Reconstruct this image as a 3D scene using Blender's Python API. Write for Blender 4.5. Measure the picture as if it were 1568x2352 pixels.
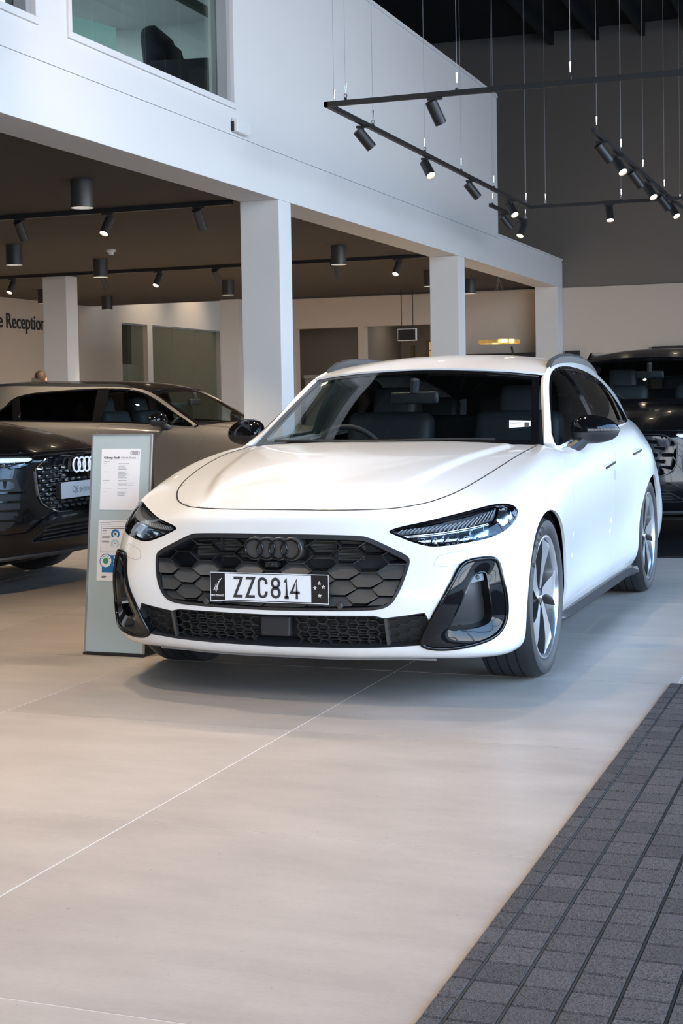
import bpy, bmesh, math, random
import numpy as np
from mathutils import Vector, Matrix
from mathutils.geometry import delaunay_2d_cdt

random.seed(4)
PI = math.pi
scene = bpy.context.scene
COL = scene.collection
for _o in list(bpy.data.objects):
    bpy.data.objects.remove(_o)

# ------------------------------------------------------------------ camera
FPX, CYPX = 3421.2, 1052.15
CAMP = np.array([2.288, -6.2658, 1.2013])
YAW, PIT, ROL = -0.3533, -0.0391, -0.0173

def _basis():
    cy, sy, cp, sp = math.cos(YAW), math.sin(YAW), math.cos(PIT), math.sin(PIT)
    F = np.array([sy * cp, cy * cp, sp]); R = np.array([cy, -sy, 0.0]); U = np.cross(R, F)
    R2 = math.cos(ROL) * R + math.sin(ROL) * U
    return R2, np.cross(R2, F), F
CR, CU, CF = _basis()
cam_d = bpy.data.cameras.new('camera')
cam = bpy.data.objects.new('camera', cam_d)
COL.objects.link(cam)
cam.matrix_world = Matrix(((CR[0], CU[0], -CF[0], CAMP[0]), (CR[1], CU[1], -CF[1], CAMP[1]),
                           (CR[2], CU[2], -CF[2], CAMP[2]), (0, 0, 0, 1)))
cam_d.sensor_fit = 'VERTICAL'
cam_d.sensor_height = 36.0
cam_d.lens = FPX * 36.0 / 2352.0
cam_d.shift_y = (CYPX - 1176.0) / 2352.0
cam_d.clip_start = 0.05
cam_d.clip_end = 200
cam_d.dof.use_dof = True
cam_d.dof.focus_distance = 6.2
cam_d.dof.aperture_fstop = 16.0
scene.camera = cam

# ------------------------------------------------------------------ sky, exposure
world = bpy.data.worlds.new('World'); scene.world = world
world.use_nodes = True
_bg = world.node_tree.nodes['Background']
_nt = world.node_tree
_tc = _nt.nodes.new('ShaderNodeTexCoord'); _sp = _nt.nodes.new('ShaderNodeSeparateXYZ'); _cr = _nt.nodes.new('ShaderNodeValToRGB')
_nt.links.new(_tc.outputs['Generated'], _sp.inputs[0]); _nt.links.new(_sp.outputs['Z'], _cr.inputs[0]); _nt.links.new(_cr.outputs[0], _bg.inputs[0])
_e = _cr.color_ramp.elements
_e[0].position = 0.0; _e[0].color = (0.95, 0.97, 1.0, 1)
_e[1].position = 0.75; _e[1].color = (0.20, 0.42, 0.90, 1)
_m = _cr.color_ramp.elements.new(0.28); _m.color = (0.42, 0.68, 1.0, 1)
_bg.inputs[1].default_value = 7.6
_sun = bpy.data.lights.new('sun', 'SUN'); _sun.energy = 14.0; _sun.angle = math.radians(0.6); _sun.color = (1.0, 0.95, 0.88)
sun = bpy.data.objects.new('sun', _sun); COL.objects.link(sun)
sun.rotation_euler = Vector((0.55, -0.65, -1.05)).to_track_quat('-Z', 'Y').to_euler()      # high behind the building
vs = scene.view_settings
vs.view_transform = 'Standard'; vs.look = 'None'; vs.gamma = 1.0; vs.use_curve_mapping = False
vs.exposure = 0.18

# ------------------------------------------------------------------ measuring helpers
def ray(px, py):
    return CF + CR * (px - 784) / FPX - CU * (py - CYPX) / FPX
def at(px, py, axis, val):
    d = ray(px, py); t = (val - CAMP[axis]) / d[axis]
    return CAMP + t * d
def proj(P):
    d = np.asarray(P, float) - CAMP; Z = d @ CF
    return np.stack([784 + FPX * (d @ CR) / Z, CYPX - FPX * (d @ CU) / Z], -1)

# ------------------------------------------------------------------ materials
MATS = {}
def pmat(name, col, rough=0.5, metal=0.0, coat=0.0, spec=0.5, emit=None, estr=0.0, bump=0.0, bscale=200.0, var=0.0, vscale=4.0, aniso=None, coat_rough=0.03):
    if name in MATS:
        return MATS[name]
    m = bpy.data.materials.new(name); m.use_nodes = True
    nt = m.node_tree; b = nt.nodes['Principled BSDF']
    c = (col[0], col[1], col[2], 1)
    b.inputs['Base Color'].default_value = c
    b.inputs['Roughness'].default_value = rough
    b.inputs['Metallic'].default_value = metal
    b.inputs['Coat Weight'].default_value = coat
    b.inputs['Coat Roughness'].default_value = coat_rough
    b.inputs['Specular IOR Level'].default_value = spec
    if emit:
        b.inputs['Emission Color'].default_value = (emit[0], emit[1], emit[2], 1)
        b.inputs['Emission Strength'].default_value = estr
    tc = nt.nodes.new('ShaderNodeTexCoord')
    if var > 0:
        n = nt.nodes.new('ShaderNodeTexNoise'); n.inputs['Scale'].default_value = vscale; n.inputs['Detail'].default_value = 5
        nt.links.new(tc.outputs['Object'], n.inputs['Vector'])
        mx = nt.nodes.new('ShaderNodeMix'); mx.data_type = 'RGBA'
        mx.inputs['A'].default_value = tuple(x * (1 - var) for x in col) + (1,)
        mx.inputs['B'].default_value = tuple(min(1, x * (1 + var)) for x in col) + (1,)
        nt.links.new(n.outputs['Fac'], mx.inputs['Factor']); nt.links.new(mx.outputs['Result'], b.inputs['Base Color'])
    if bump > 0:
        n2 = nt.nodes.new('ShaderNodeTexNoise'); n2.inputs['Scale'].default_value = bscale; n2.inputs['Detail'].default_value = 3
        nt.links.new(tc.outputs['Object'], n2.inputs['Vector'])
        bp = nt.nodes.new('ShaderNodeBump'); bp.inputs['Strength'].default_value = bump; bp.inputs['Distance'].default_value = 0.002
        nt.links.new(n2.outputs['Fac'], bp.inputs['Height']); nt.links.new(bp.outputs['Normal'], b.inputs['Normal'])
    MATS[name] = m
    return m

def glassmat(name, tint, ior=1.45, rough=0.0, refl=(1, 1, 1)):
    if name in MATS:
        return MATS[name]
    m = bpy.data.materials.new(name); m.use_nodes = True
    nt = m.node_tree; nt.nodes.clear()
    out = nt.nodes.new('ShaderNodeOutputMaterial'); mix = nt.nodes.new('ShaderNodeMixShader')
    tr = nt.nodes.new('ShaderNodeBsdfTransparent'); tr.inputs[0].default_value = (*tint, 1)
    gl = nt.nodes.new('ShaderNodeBsdfGlossy'); gl.inputs['Roughness'].default_value = rough; gl.inputs[0].default_value = (*refl, 1)
    fr = nt.nodes.new('ShaderNodeFresnel')      # thin sheet: the same reflectance from either face
    ge = nt.nodes.new('ShaderNodeNewGeometry'); mr = nt.nodes.new('ShaderNodeMapRange')
    mr.inputs['To Min'].default_value = ior; mr.inputs['To Max'].default_value = 1.0 / ior
    nt.links.new(ge.outputs['Backfacing'], mr.inputs['Value']); nt.links.new(mr.outputs[0], fr.inputs[0])
    nt.links.new(fr.outputs[0], mix.inputs[0]); nt.links.new(tr.outputs[0], mix.inputs[1]); nt.links.new(gl.outputs[0], mix.inputs[2])
    nt.links.new(mix.outputs[0], out.inputs[0])
    MATS[name] = m
    return m

M_white = pmat('white_paint', (0.86, 0.855, 0.84), 0.28, coat=0.8, var=0.004, vscale=2)
M_blackpaint = pmat('black_paint', (0.005, 0.005, 0.006), 0.2, spec=0.3, coat=0.45)
M_greypaint = pmat('grey_paint', (0.125, 0.115, 0.106), 0.35, metal=0.0, coat=0.7)
M_gloss = pmat('gloss_black', (0.005, 0.005, 0.006), 0.07, spec=0.42)
M_satin = pmat('satin_black', (0.022, 0.023, 0.026), 0.42)
M_pad = pmat('anthracite_plastic', (0.055, 0.054, 0.053), 0.34, spec=0.7, bump=0.08, bscale=900)
M_dark = pmat('dark_plastic', (0.012, 0.012, 0.013), 0.6)
M_bar = pmat('titanium_black', (0.05, 0.05, 0.052), 0.22, metal=0.6)
M_rubber = pmat('tyre_rubber', (0.022, 0.023, 0.026), 0.55, bump=0.1, bscale=300)
M_alloy = pmat('machined_alloy', (0.80, 0.81, 0.83), 0.22, metal=0.9)
M_alloyd = pmat('dark_alloy', (0.09, 0.09, 0.095), 0.3, metal=0.7)
M_disc = pmat('brake_steel', (0.45, 0.45, 0.46), 0.3, metal=1.0)
M_chrome = pmat('chrome', (0.8, 0.8, 0.82), 0.08, metal=1.0)
M_railm = pmat('rail_grey', (0.085, 0.09, 0.095), 0.32, metal=0.3)
M_int = pmat('interior_black', (0.022, 0.023, 0.025), 0.6)
M_seat = pmat('seat_leather', (0.035, 0.038, 0.043), 0.45)
M_headl = pmat('headliner', (0.02, 0.02, 0.021), 0.9)
M_ws = glassmat('windscreen_glass', (0.74, 0.80, 0.80), 1.62)
M_sideg = glassmat('side_glass', (0.66, 0.70, 0.70), 1.5)
M_priv = glassmat('privacy_glass', (0.05, 0.05, 0.055), 1.5)
M_lens = glassmat('lamp_lens', (0.93, 0.95, 0.97), 1.42)
M_smoke = glassmat('lamp_projector', (0.88, 0.92, 0.95), 2.0)
M_plate_w = pmat('plate_white', (0.82, 0.83, 0.84), 0.4)
M_plate_b = pmat('plate_black', (0.012, 0.012, 0.014), 0.35)
M_ink = pmat('ink', (0.03, 0.03, 0.035), 0.6)
M_inkgrey = pmat('grey_ink', (0.22, 0.22, 0.24), 0.6)
M_paper = pmat('paper', (0.80, 0.80, 0.83), 0.5)
M_blueink = pmat('blue_print', (0.02, 0.16, 0.42), 0.4)
M_lblueink = pmat('pale_blue_print', (0.45, 0.62, 0.72), 0.4)
M_greenink = pmat('green_print', (0.05, 0.30, 0.14), 0.4)
M_signgrey = pmat('sign_panel_grey', (0.42, 0.50, 0.52), 0.16, coat=0.4, var=0.02, vscale=900)
M_alu = pmat('brushed_aluminium', (0.72, 0.73, 0.74), 0.3, metal=0.8)
M_fix = pmat('black_fixture', (0.018, 0.018, 0.019), 0.45)
M_fixb = pmat('brown_fixture', (0.045, 0.040, 0.037), 0.4)
M_lampon = pmat('lamp_glow', (1, 1, 1), 0.5, emit=(1.0, 0.86, 0.62), estr=14)
M_lampdim = pmat('lamp_ring', (0.75, 0.74, 0.72), 0.35, emit=(1.0, 0.9, 0.75), estr=0.35)
M_wire = pmat('steel_wire', (0.5, 0.52, 0.55), 0.35, metal=0.7)
M_wall = pmat('white_wall', (0.71, 0.705, 0.69), 0.75, bump=0.03, bscale=400, var=0.012, vscale=1.2)
M_warmwall = pmat('warm_white_wall', (0.60, 0.51, 0.42), 0.8, var=0.02, vscale=1.0)
M_browngrey = pmat('brown_grey_wall', (0.18, 0.155, 0.13), 0.8, var=0.03, vscale=0.8)
M_ceil = pmat('dark_brown_ceiling', (0.058, 0.047, 0.037), 0.85, var=0.03, vscale=0.8)
M_roofdark = pmat('black_roof_deck', (0.008, 0.008, 0.008), 0.9)
M_carpet_d = pmat('mat_rail', (0.012, 0.015, 0.018), 0.4)
M_officeg = glassmat('office_glass', (0.72, 0.78, 0.76), 1.45)
M_gold = pmat('gold_metal', (0.75, 0.50, 0.16), 0.2, metal=1.0, emit=(1, 0.62, 0.2), estr=0.25)
M_fabricdk = pmat('dark_fabric', (0.016, 0.018, 0.024), 0.9, bump=0.1, bscale=500)
M_skin = pmat('skin', (0.55, 0.30, 0.20), 0.5)
M_hair = pmat('brown_hair', (0.06, 0.030, 0.014), 0.6, bump=0.4, bscale=300)
M_shirt = pmat('navy_shirt', (0.03, 0.035, 0.05), 0.8)
M_drl = pmat('daytime_light_strip', (0.9, 0.95, 1.0), 0.2, emit=(0.75, 0.88, 1.0), estr=0.55)
M_ringw = pmat('white_ring', (0.85, 0.87, 0.9), 0.2, emit=(0.9, 0.95, 1), estr=0.25)
M_grout = pmat('pale_grout', (0.72, 0.70, 0.67), 0.8)

def tile_mat():
    m = bpy.data.materials.new('floor_porcelain'); m.use_nodes = True
    nt = m.node_tree; b = nt.nodes['Principled BSDF']
    tc = nt.nodes.new('ShaderNodeNewGeometry'); oi = nt.nodes.new('ShaderNodeObjectInfo')
    mp = nt.nodes.new('ShaderNodeVectorMath'); mp.operation = 'MULTIPLY'; mp.inputs[1].default_value = (0.8, 2.2, 1)
    nt.links.new(tc.outputs['Position'], mp.inputs[0])
    n1 = nt.nodes.new('ShaderNodeTexNoise'); n1.inputs['Scale'].default_value = 2.2; n1.inputs['Detail'].default_value = 8; n1.inputs['Roughness'].default_value = 0.62
    nt.links.new(mp.outputs[0], n1.inputs['Vector'])
    n2 = nt.nodes.new('ShaderNodeTexNoise'); n2.inputs['Scale'].default_value = 70; n2.inputs['Detail'].default_value = 4
    nt.links.new(mp.outputs[0], n2.inputs['Vector'])
    n3 = nt.nodes.new('ShaderNodeTexNoise'); n3.inputs['Scale'].default_value = 55; n3.inputs['Detail'].default_value = 1
    nt.links.new(tc.outputs['Position'], n3.inputs['Vector'])
    cr = nt.nodes.new('ShaderNodeValToRGB')
    cr.color_ramp.elements[0].position = 0.30; cr.color_ramp.elements[0].color = (0.350, 0.305, 0.268, 1)
    cr.color_ramp.elements[1].position = 0.70; cr.color_ramp.elements[1].color = (0.458, 0.402, 0.354, 1)
    ad = nt.nodes.new('ShaderNodeMath'); ad.operation = 'MULTIPLY_ADD'; ad.inputs[1].default_value = 0.28
    nt.links.new(n2.outputs['Fac'], ad.inputs[0])
    s = nt.nodes.new('ShaderNodeMath'); s.operation = 'MULTIPLY_ADD'; s.inputs[1].default_value = 0.16; s.inputs[2].default_value = -0.22
    nt.links.new(oi.outputs['Random'], s.inputs[0]); nt.links.new(s.outputs[0], ad.inputs[2])
    ad2 = nt.nodes.new('ShaderNodeMath'); ad2.operation = 'ADD'
    nt.links.new(n1.outputs['Fac'], ad2.inputs[0]); nt.links.new(ad.outputs[0], ad2.inputs[1])
    nt.links.new(ad2.outputs[0], cr.inputs[0])
    sp = nt.nodes.new('ShaderNodeValToRGB')
    sp.color_ramp.elements[0].position = 0.20; sp.color_ramp.elements[0].color = (0.5, 0.5, 0.5, 1)
    sp.color_ramp.elements[1].position = 0.25; sp.color_ramp.elements[1].color = (1, 1, 1, 1)
    nt.links.new(n3.outputs['Fac'], sp.inputs[0])
    mx = nt.nodes.new('ShaderNodeMix'); mx.data_type = 'RGBA'; mx.blend_type = 'MULTIPLY'; mx.inputs['Factor'].default_value = 0.6
    nt.links.new(cr.outputs[0], mx.inputs['A']); nt.links.new(sp.outputs[0], mx.inputs['B'])
    nt.links.new(mx.outputs['Result'], b.inputs['Base Color'])
    b.inputs['Roughness'].default_value = 0.42
    b.inputs['Specular IOR Level'].default_value = 0.35
    bp = nt.nodes.new('ShaderNodeBump'); bp.inputs['Strength'].default_value = 0.05; bp.inputs['Distance'].default_value = 0.001
    nt.links.new(n2.outputs['Fac'], bp.inputs['Height']); nt.links.new(bp.outputs['Normal'], b.inputs['Normal'])
    return m
M_tile = tile_mat()

def carpet_mat():
    m = bpy.data.materials.new('carpet_pile'); m.use_nodes = True
    nt = m.node_tree; b = nt.nodes['Principled BSDF']
    g = nt.nodes.new('ShaderNodeNewGeometry'); oi = nt.nodes.new('ShaderNodeObjectInfo')
    n = nt.nodes.new('ShaderNodeTexNoise'); n.inputs['Scale'].default_value = 420; n.inputs['Detail'].default_value = 3
    nt.links.new(g.outputs['Position'], n.inputs['Vector'])
    cr = nt.nodes.new('ShaderNodeValToRGB')
    cr.color_ramp.elements[0].position = 0.33; cr.color_ramp.elements[0].color = (0.024, 0.023, 0.026, 1)
    cr.color_ramp.elements[1].position = 0.70; cr.color_ramp.elements[1].color = (0.165, 0.150, 0.148, 1)
    nt.links.new(n.outputs['Fac'], cr.inputs[0])
    hs = nt.nodes.new('ShaderNodeHueSaturation')
    mr = nt.nodes.new('ShaderNodeMapRange'); mr.inputs['To Min'].default_value = 0.86; mr.inputs['To Max'].default_value = 1.14
    nt.links.new(oi.outputs['Random'], mr.inputs[0]); nt.links.new(mr.outputs[0], hs.inputs['Value']); nt.links.new(cr.outputs[0], hs.inputs['Color'])
    nt.links.new(hs.outputs[0], b.inputs['Base Color'])
    b.inputs['Roughness'].default_value = 1.0; b.inputs['Specular IOR Level'].default_value = 0.1
    bp = nt.nodes.new('ShaderNodeBump'); bp.inputs['Strength'].default_value = 0.9; bp.inputs['Distance'].default_value = 0.003
    nt.links.new(n.outputs['Fac'], bp.inputs['Height']); nt.links.new(bp.outputs['Normal'], b.inputs['Normal'])
    return m
M_carpet = carpet_mat()

# ------------------------------------------------------------------ object helpers
def mesh_from(name, verts, faces, mat=None, smooth=False):
    me = bpy.data.meshes.new(name)
    me.from_pydata([tuple(map(float, v)) for v in verts], [], [tuple(int(i) for i in f) for f in faces])
    if mat: me.materials.append(mat)
    if smooth:
        me.polygons.foreach_set('use_smooth', [True] * len(me.polygons))
    me.update()
    return me
def link(name, data, parent=None):
    o = bpy.data.objects.new(name, data); COL.objects.link(o)
    if parent is not None: o.parent = parent
    return o
def tag(o, label=None, cat=None, group=None, kind=None):
    if label: o['label'] = label
    if cat: o['category'] = cat
    if group: o['group'] = group
    if kind: o['kind'] = kind
    return o
def empty(name, loc=(0, 0, 0), rz=0.0, parent=None):
    o = bpy.data.objects.new(name, None); COL.objects.link(o)
    o.empty_display_size = 0.1
    o.location = loc; o.rotation_euler = (0, 0, rz)
    if parent is not None: o.parent = parent
    return o

class MB:
    """collects shapes of ONE part"""
    def __init__(s): s.v = []; s.f = []
    def add(s, v, f):
        b = len(s.v); s.v += [tuple(map(float, p)) for p in v]; s.f += [tuple(int(i) + b for i in q) for q in f]; return s
    def box(s, lo, hi):
        x0, y0, z0 = lo; x1, y1, z1 = hi
        v = [(x0,y0,z0),(x1,y0,z0),(x1,y1,z0),(x0,y1,z0),(x0,y0,z1),(x1,y0,z1),(x1,y1,z1),(x0,y1,z1)]
        return s.add(v, [(0,3,2,1),(4,5,6,7),(0,1,5,4),(1,2,6,5),(2,3,7,6),(3,0,4,7)])
    def hexa(s, v8):
        return s.add(v8, [(0,3,2,1),(4,5,6,7),(0,1,5,4),(1,2,6,5),(2,3,7,6),(3,0,4,7)])
    def tube(s, pts, r, n=8, closed=False, cap=True):
        pts = [Vector(p) for p in pts]; m = len(pts); rs = r if isinstance(r, (list, tuple)) else [r] * m
        base = len(s.v); up = None
        for i, p in enumerate(pts):
            if closed: t = pts[(i + 1) % m] - pts[i - 1]
            else: t = pts[min(i + 1, m - 1)] - pts[max(i - 1, 0)]
            t.normalize()
            if up is None:
                up = Vector((0, 0, 1)) if abs(t.z) < 0.9 else Vector((1, 0, 0))
            a = t.cross(up).normalized(); b = a.cross(t).normalized(); up = b
            for k in range(n):
                w = 2 * PI * k / n
                s.v.append(tuple(p + (a * math.cos(w) + b * math.sin(w)) * rs[i]))
        for i in range(m if closed else m - 1):
            j = (i + 1) % m
            for k in range(n):
                k2 = (k + 1) % n
                s.f.append((base + i*n + k, base + j*n + k, base + j*n + k2, base + i*n + k2))
        if cap and not closed:
            s.f.append(tuple(base + k for k in range(n))); s.f.append(tuple(base + (m-1)*n + k for k in reversed(range(n))))
        return s
    def lathe(s, prof, n=32, axis='z', c=(0, 0, 0), capb=False, capt=False):
        base = len(s.v); m = len(prof)
        for (r, h) in prof:
            for k in range(n):
                w = 2*PI*k/n; a, b = r*math.cos(w), r*math.sin(w)
                p = (a, b, h) if axis == 'z' else ((h, a, b) if axis == 'x' else (b, h, a))
                s.v.append((p[0]+c[0], p[1]+c[1], p[2]+c[2]))
        for i in range(m-1):
            for k in range(n):
                k2 = (k+1) % n
                s.f.append((base+i*n+k, base+i*n+k2, base+(i+1)*n+k2, base+(i+1)*n+k))
        if capb: s.f.append(tuple(base+k for k in reversed(range(n))))
        if capt: s.f.append(tuple(base+(m-1)*n+k for k in range(n)))
        return s
    def prism(s, poly, fn, d0, d1):
        """poly 2D CCW, fn(a,b,d)->xyz ; closed solid between depths d0,d1"""
        n = len(poly); v = [fn(a, b, d0) for a, b in poly] + [fn(a, b, d1) for a, b in poly]
        f = [tuple(reversed(range(n))), tuple(range(n, 2*n))] + [(i, (i+1) % n, n+(i+1) % n, n+i) for i in range(n)]
        return s.add(v, f)
    def build(s, name, mat, parent=None, smooth=False, bevel=0.0, recalc=True, auto=None):
        bm = bmesh.new()
        vs_ = [bm.verts.new(p) for p in s.v]
        for f in s.f:
            try: bm.faces.new([vs_[i] for i in f])
            except ValueError: pass
        if recalc: bmesh.ops.recalc_face_normals(bm, faces=bm.faces)
        if bevel > 0:
            es = [e for e in bm.edges if len(e.link_faces) == 2 and e.calc_face_angle(0) > 0.6]
            bmesh.ops.bevel(bm, geom=es, offset=bevel, segments=2, affect='EDGES', profile=0.6, clamp_overlap=True)
        me = bpy.data.meshes.new(name); bm.to_mesh(me); bm.free()
        me.materials.append(mat)
        if smooth:
            me.polygons.foreach_set('use_smooth', [True] * len(me.polygons))
            if auto is not None: me.set_sharp_from_angle(angle=auto)
        return link(name, me, parent)

def text_mesh(s, size=1.0, bold=0.0, sx=1.0, align='LEFT', space=1.0, ext=0.0):
    c = bpy.data.curves.new('txt', 'FONT'); c.body = s; c.size = size; c.align_x = align; c.offset = bold
    c.space_character = space; c.extrude = ext; c.resolution_u = 3
    o = bpy.data.objects.new('txt', c); COL.objects.link(o)
    bpy.context.view_layer.update()
    me = bpy.data.meshes.new_from_object(o)
    bpy.data.objects.remove(o); bpy.data.curves.remove(c)
    if sx != 1.0:
        for v in me.vertices: v.co.x *= sx
    return me
def text_obj(name, s, mat, M, parent=None, **k):
    me = text_mesh(s, **k); me.materials.clear(); me.materials.append(mat)
    o = link(name, me, parent)
    if parent is not None: o.matrix_parent_inverse = Matrix.Identity(4)
    me.transform(M)
    return o
def frame_mat(o, X, Y):
    """matrix with local x=X, y=Y, z=XxY at origin o"""
    X = Vector(X).normalized(); Y = Vector(Y).normalized(); Z = X.cross(Y)
    return Matrix(((X.x, Y.x, Z.x, o[0]), (X.y, Y.y, Z.y, o[1]), (X.z, Y.z, Z.z, o[2]), (0, 0, 0, 1)))
# ================================================================== THE PLACE
XF = -2.83          # showroom face of the mezzanine
def sbox(name, lo, hi, mat, bevel=0.0, parent=None):
    o = MB().box(lo, hi).build(name, mat, parent, bevel=bevel)
    if parent is None: tag(o, kind='structure')
    return o

# floor: slab, tiles one by one near by, joined far away
floor = sbox('floor', (-15, -11, -0.25), (8, 27, -0.0012), M_grout)
TX, TY, TP = 0.238, -3.7143, 1.2203
tile_me = None
g = 0.0022
far = MB()
for i in range(-13, 7):
    for j in range(-7, 26):
        x0, y0 = TX + i * TP, TY + j * TP
        near = -5 <= i <= 4 and -2 <= j <= 10
        if near:
            if tile_me is None:
                t = MB().box((g, g, -0.02), (TP - g, TP - g, 0.0)).build('tile', M_tile, floor, bevel=0.0005)
                tile_me = t.data
            else:
                t = link('tile', tile_me, floor)
            t.location = (x0, y0, 0)
        else:
            far.box((x0 + g, y0 + g, -0.02), (x0 + TP - g, y0 + TP - g, 0.0))
tag(far.build('distant_tiles', M_tile, floor), kind='stuff')

# mezzanine front: beam, upper wall with windows, columns
beam = MB()
beam.box((-3.21, -10.4, 3.0), (XF, 18.39, 3.41))
beam.box((-3.21, 14.1, 3.41), (XF - 0.004, 18.39, 3.452)).box((-3.23, 14.1, 3.452), (XF + 0.012, 18.41, 3.475))
tag(beam.build('trim_1', M_wall, bevel=0.004), kind='structure')
UW = MB(); xa, xb = -3.05, XF - 0.006
W1, W2, ZS, ZT = (2.53, 5.17), (-0.4, 2.1), 3.67, 5.02
UW.box((xa, -10.4, 3.418), (xb, 14.1, ZS)).box((xa, -10.4, ZT), (xb, 14.1, 5.36))
UW.box((xa, -10.4, ZS), (xb, W2[0], ZT)).box((xa, W2[1], ZS), (xb, W1[0], ZT)).box((xa, W1[1], ZS), (xb, 14.1, ZT))
UW.box((xa, -10.4, 3.405), (xb - 0.012, 14.1, 3.42))
UW.box((-12.2, 13.9, 3.42), (xa, 14.1, 5.36))
tag(UW.build('wall_left', M_wall), kind='structure')
tag(MB().box((xa - 0.02, -10.4, 5.36), (XF + 0.008, 14.12, 5.385)).box((xa - 0.02, -10.4, 5.385), (XF + 0.002, 14.115, 5.41)).build('trim_2', M_wall), kind='structure')
for k, (y0, y1) in enumerate((W1, W2)):
    w = empty('window_%d' % (k + 1), (XF, (y0 + y1) / 2, ZS)); tag(w, kind='structure')
    cy = (y0 + y1) / 2
    fr = MB(); a, b = y0 - cy, y1 - cy; h = ZT - ZS; t_ = 0.05
    fr.box((-0.03, a - 0.03, -0.035), (0.014, b + 0.03, 0.012)).box((-0.03, a - 0.03, h - 0.012), (0.014, b + 0.03, h + 0.035))
    fr.box((-0.03, a - 0.03, 0.012), (0.014, a + 0.012, h - 0.012)).box((-0.03, b - 0.012, 0.012), (0.014, b + 0.03, h - 0.012))
    fr.build('window_frame', M_wall, w, bevel=0.003)
    sh = MB()
    sh.box((-0.16, b - 0.075, 0.0), (-0.02, b - 0.0121, h)).box((-0.16, a + 0.0121, 0.0), (-0.02, a + 0.03, h))
    sh.build('reveal', pmat('grey_reveal', (0.33, 0.33, 0.34), 0.6), w)
    MB().box((-0.12, a + 0.03, 0.0), (-0.11, b - 0.075, h)).build('pane', M_officeg, w)
# columns
def column(lo, hi, label, grp=None, mat=None):
    o = MB().box(lo, hi).build('column', mat or M_wall, bevel=0.006)
    tag(o, label, 'column', grp); return o
column((-3.21, 6.11, 0), (XF - 0.003, 6.40, 3.0), 'square white column standing behind the white car, between it and the grey car')
column((-3.21, 12.0, 0), (XF - 0.003, 12.31, 3.0), 'square white column in the middle of the mezzanine front, beside the pendant lamp')
column((-3.21, 18.0, 0), (XF - 0.003, 18.39, 3.0), 'end column where the white beam meets the back wall')
column((-3.21, 0.21, 0), (XF - 0.003, 0.50, 3.0), 'square white column holding up the beam ahead of the black car with the name plate')
column((-9.06, 12.3, 0), (-8.68, 12.62, 3.03), 'white column under the brown ceiling beside the reception lettering')
column((-8.98, 18.14, 0), (-8.62, 18.42, 3.03), 'shaded column between the glass office and the wall openings')

# ceilings
ceiling = sbox('ceiling', (-12.2, -10.4, 3.03), (-3.21, 18.42, 3.30), M_ceil)
sbox('trim_3', (-8.6, 18.38, 2.965), (-2.85, 18.40, 3.0), M_warmwall)
tag(MB().box((-16.2, -11, 7.25), (8, 27.2, 7.45)).build('roof_deck', M_roofdark), kind='structure')
deck = MB()
for k in range(15):
    deck.box((-3 + k * 0.75, -11, 7.02), (-2.93 + k * 0.75, 18.4, 7.25))
tag(deck.build('roof_purlins', M_roofdark), kind='structure')
sbox('mezzanine_floor', (-12.2, -10.4, 3.31), (-3.06, 13.9, 3.40), pmat('grey_carpet', (0.2, 0.2, 0.2), 0.9))
# room behind the upper windows
mz = MB().box((-7.4, -2.0, 3.40), (-7.3, 13.9, 5.36)).box((-7.3, 8.6, 3.40), (-3.06, 8.7, 5.36)).box((-7.3, 1.2, 3.40), (-5.2, 1.3, 5.36))
tag(mz.build('wall_upstairs', pmat('pale_blue_grey_wall', (0.50, 0.53, 0.54), 0.8)), kind='structure')
sbox('ceiling_upstairs', (-7.4, -10.4, 5.34), (-3.06, 13.9, 5.36), pmat('office_ceiling', (0.5, 0.5, 0.5), 0.9))
# wall at the reception, glass office further back
RX = -11.75
rw = MB().box((RX - 0.2, -10.4, 0), (RX, 19.56, 4.1)).box((RX - 0.2, 19.56, 2.78), (RX, 27, 4.1)).box((RX - 0.2, 20.63, 0), (RX, 20.85, 2.78)).box((RX - 0.2, 24.1, 0), (RX, 27, 2.78))
tag(rw.build('wall_reception', M_warmwall), kind='structure')
for k, (y0, y1) in enumerate(((19.56, 20.63), (20.85, 24.1))):
    w = empty('window_%d' % (k + 3), (RX, (y0 + y1) / 2, 0)); tag(w, kind='structure')
    L = (y1 - y0) / 2
    cuts = [(-L, L)] if k == 0 else [(-L, -L / 3), (-L / 3, L / 3), (L / 3, L)]
    for a, b in cuts:
        MB().box((-0.11, a + 0.004, 0.0), (-0.10, b - 0.004, 2.775)).build('pane', M_officeg, w)
    MB().box((-0.13, -L, 2.755), (-0.02, L, 2.778)).box((-0.13, -L, 0.0), (-0.02, L, 0.03)).build('window_frame', M_alu, w)
sbox('wall_office', (-16.0, 18.0, 0), (-15.0, 27, 4.1), pmat('brown_office_wall', (0.12, 0.10, 0.075), 0.8))
sbox('wall_office_front', (-15.0, 18.9, 0), (RX - 0.2, 19.0, 4.1), M_warmwall)
sbox('wall_far', (-16.0, 26.0, 0), (-8.6, 26.1, 4.1), M_warmwall)
sbox('ceiling_office', (-16.0, 18.42, 4.1), (-8.6, 26.1, 4.2), M_ceil)
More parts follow.
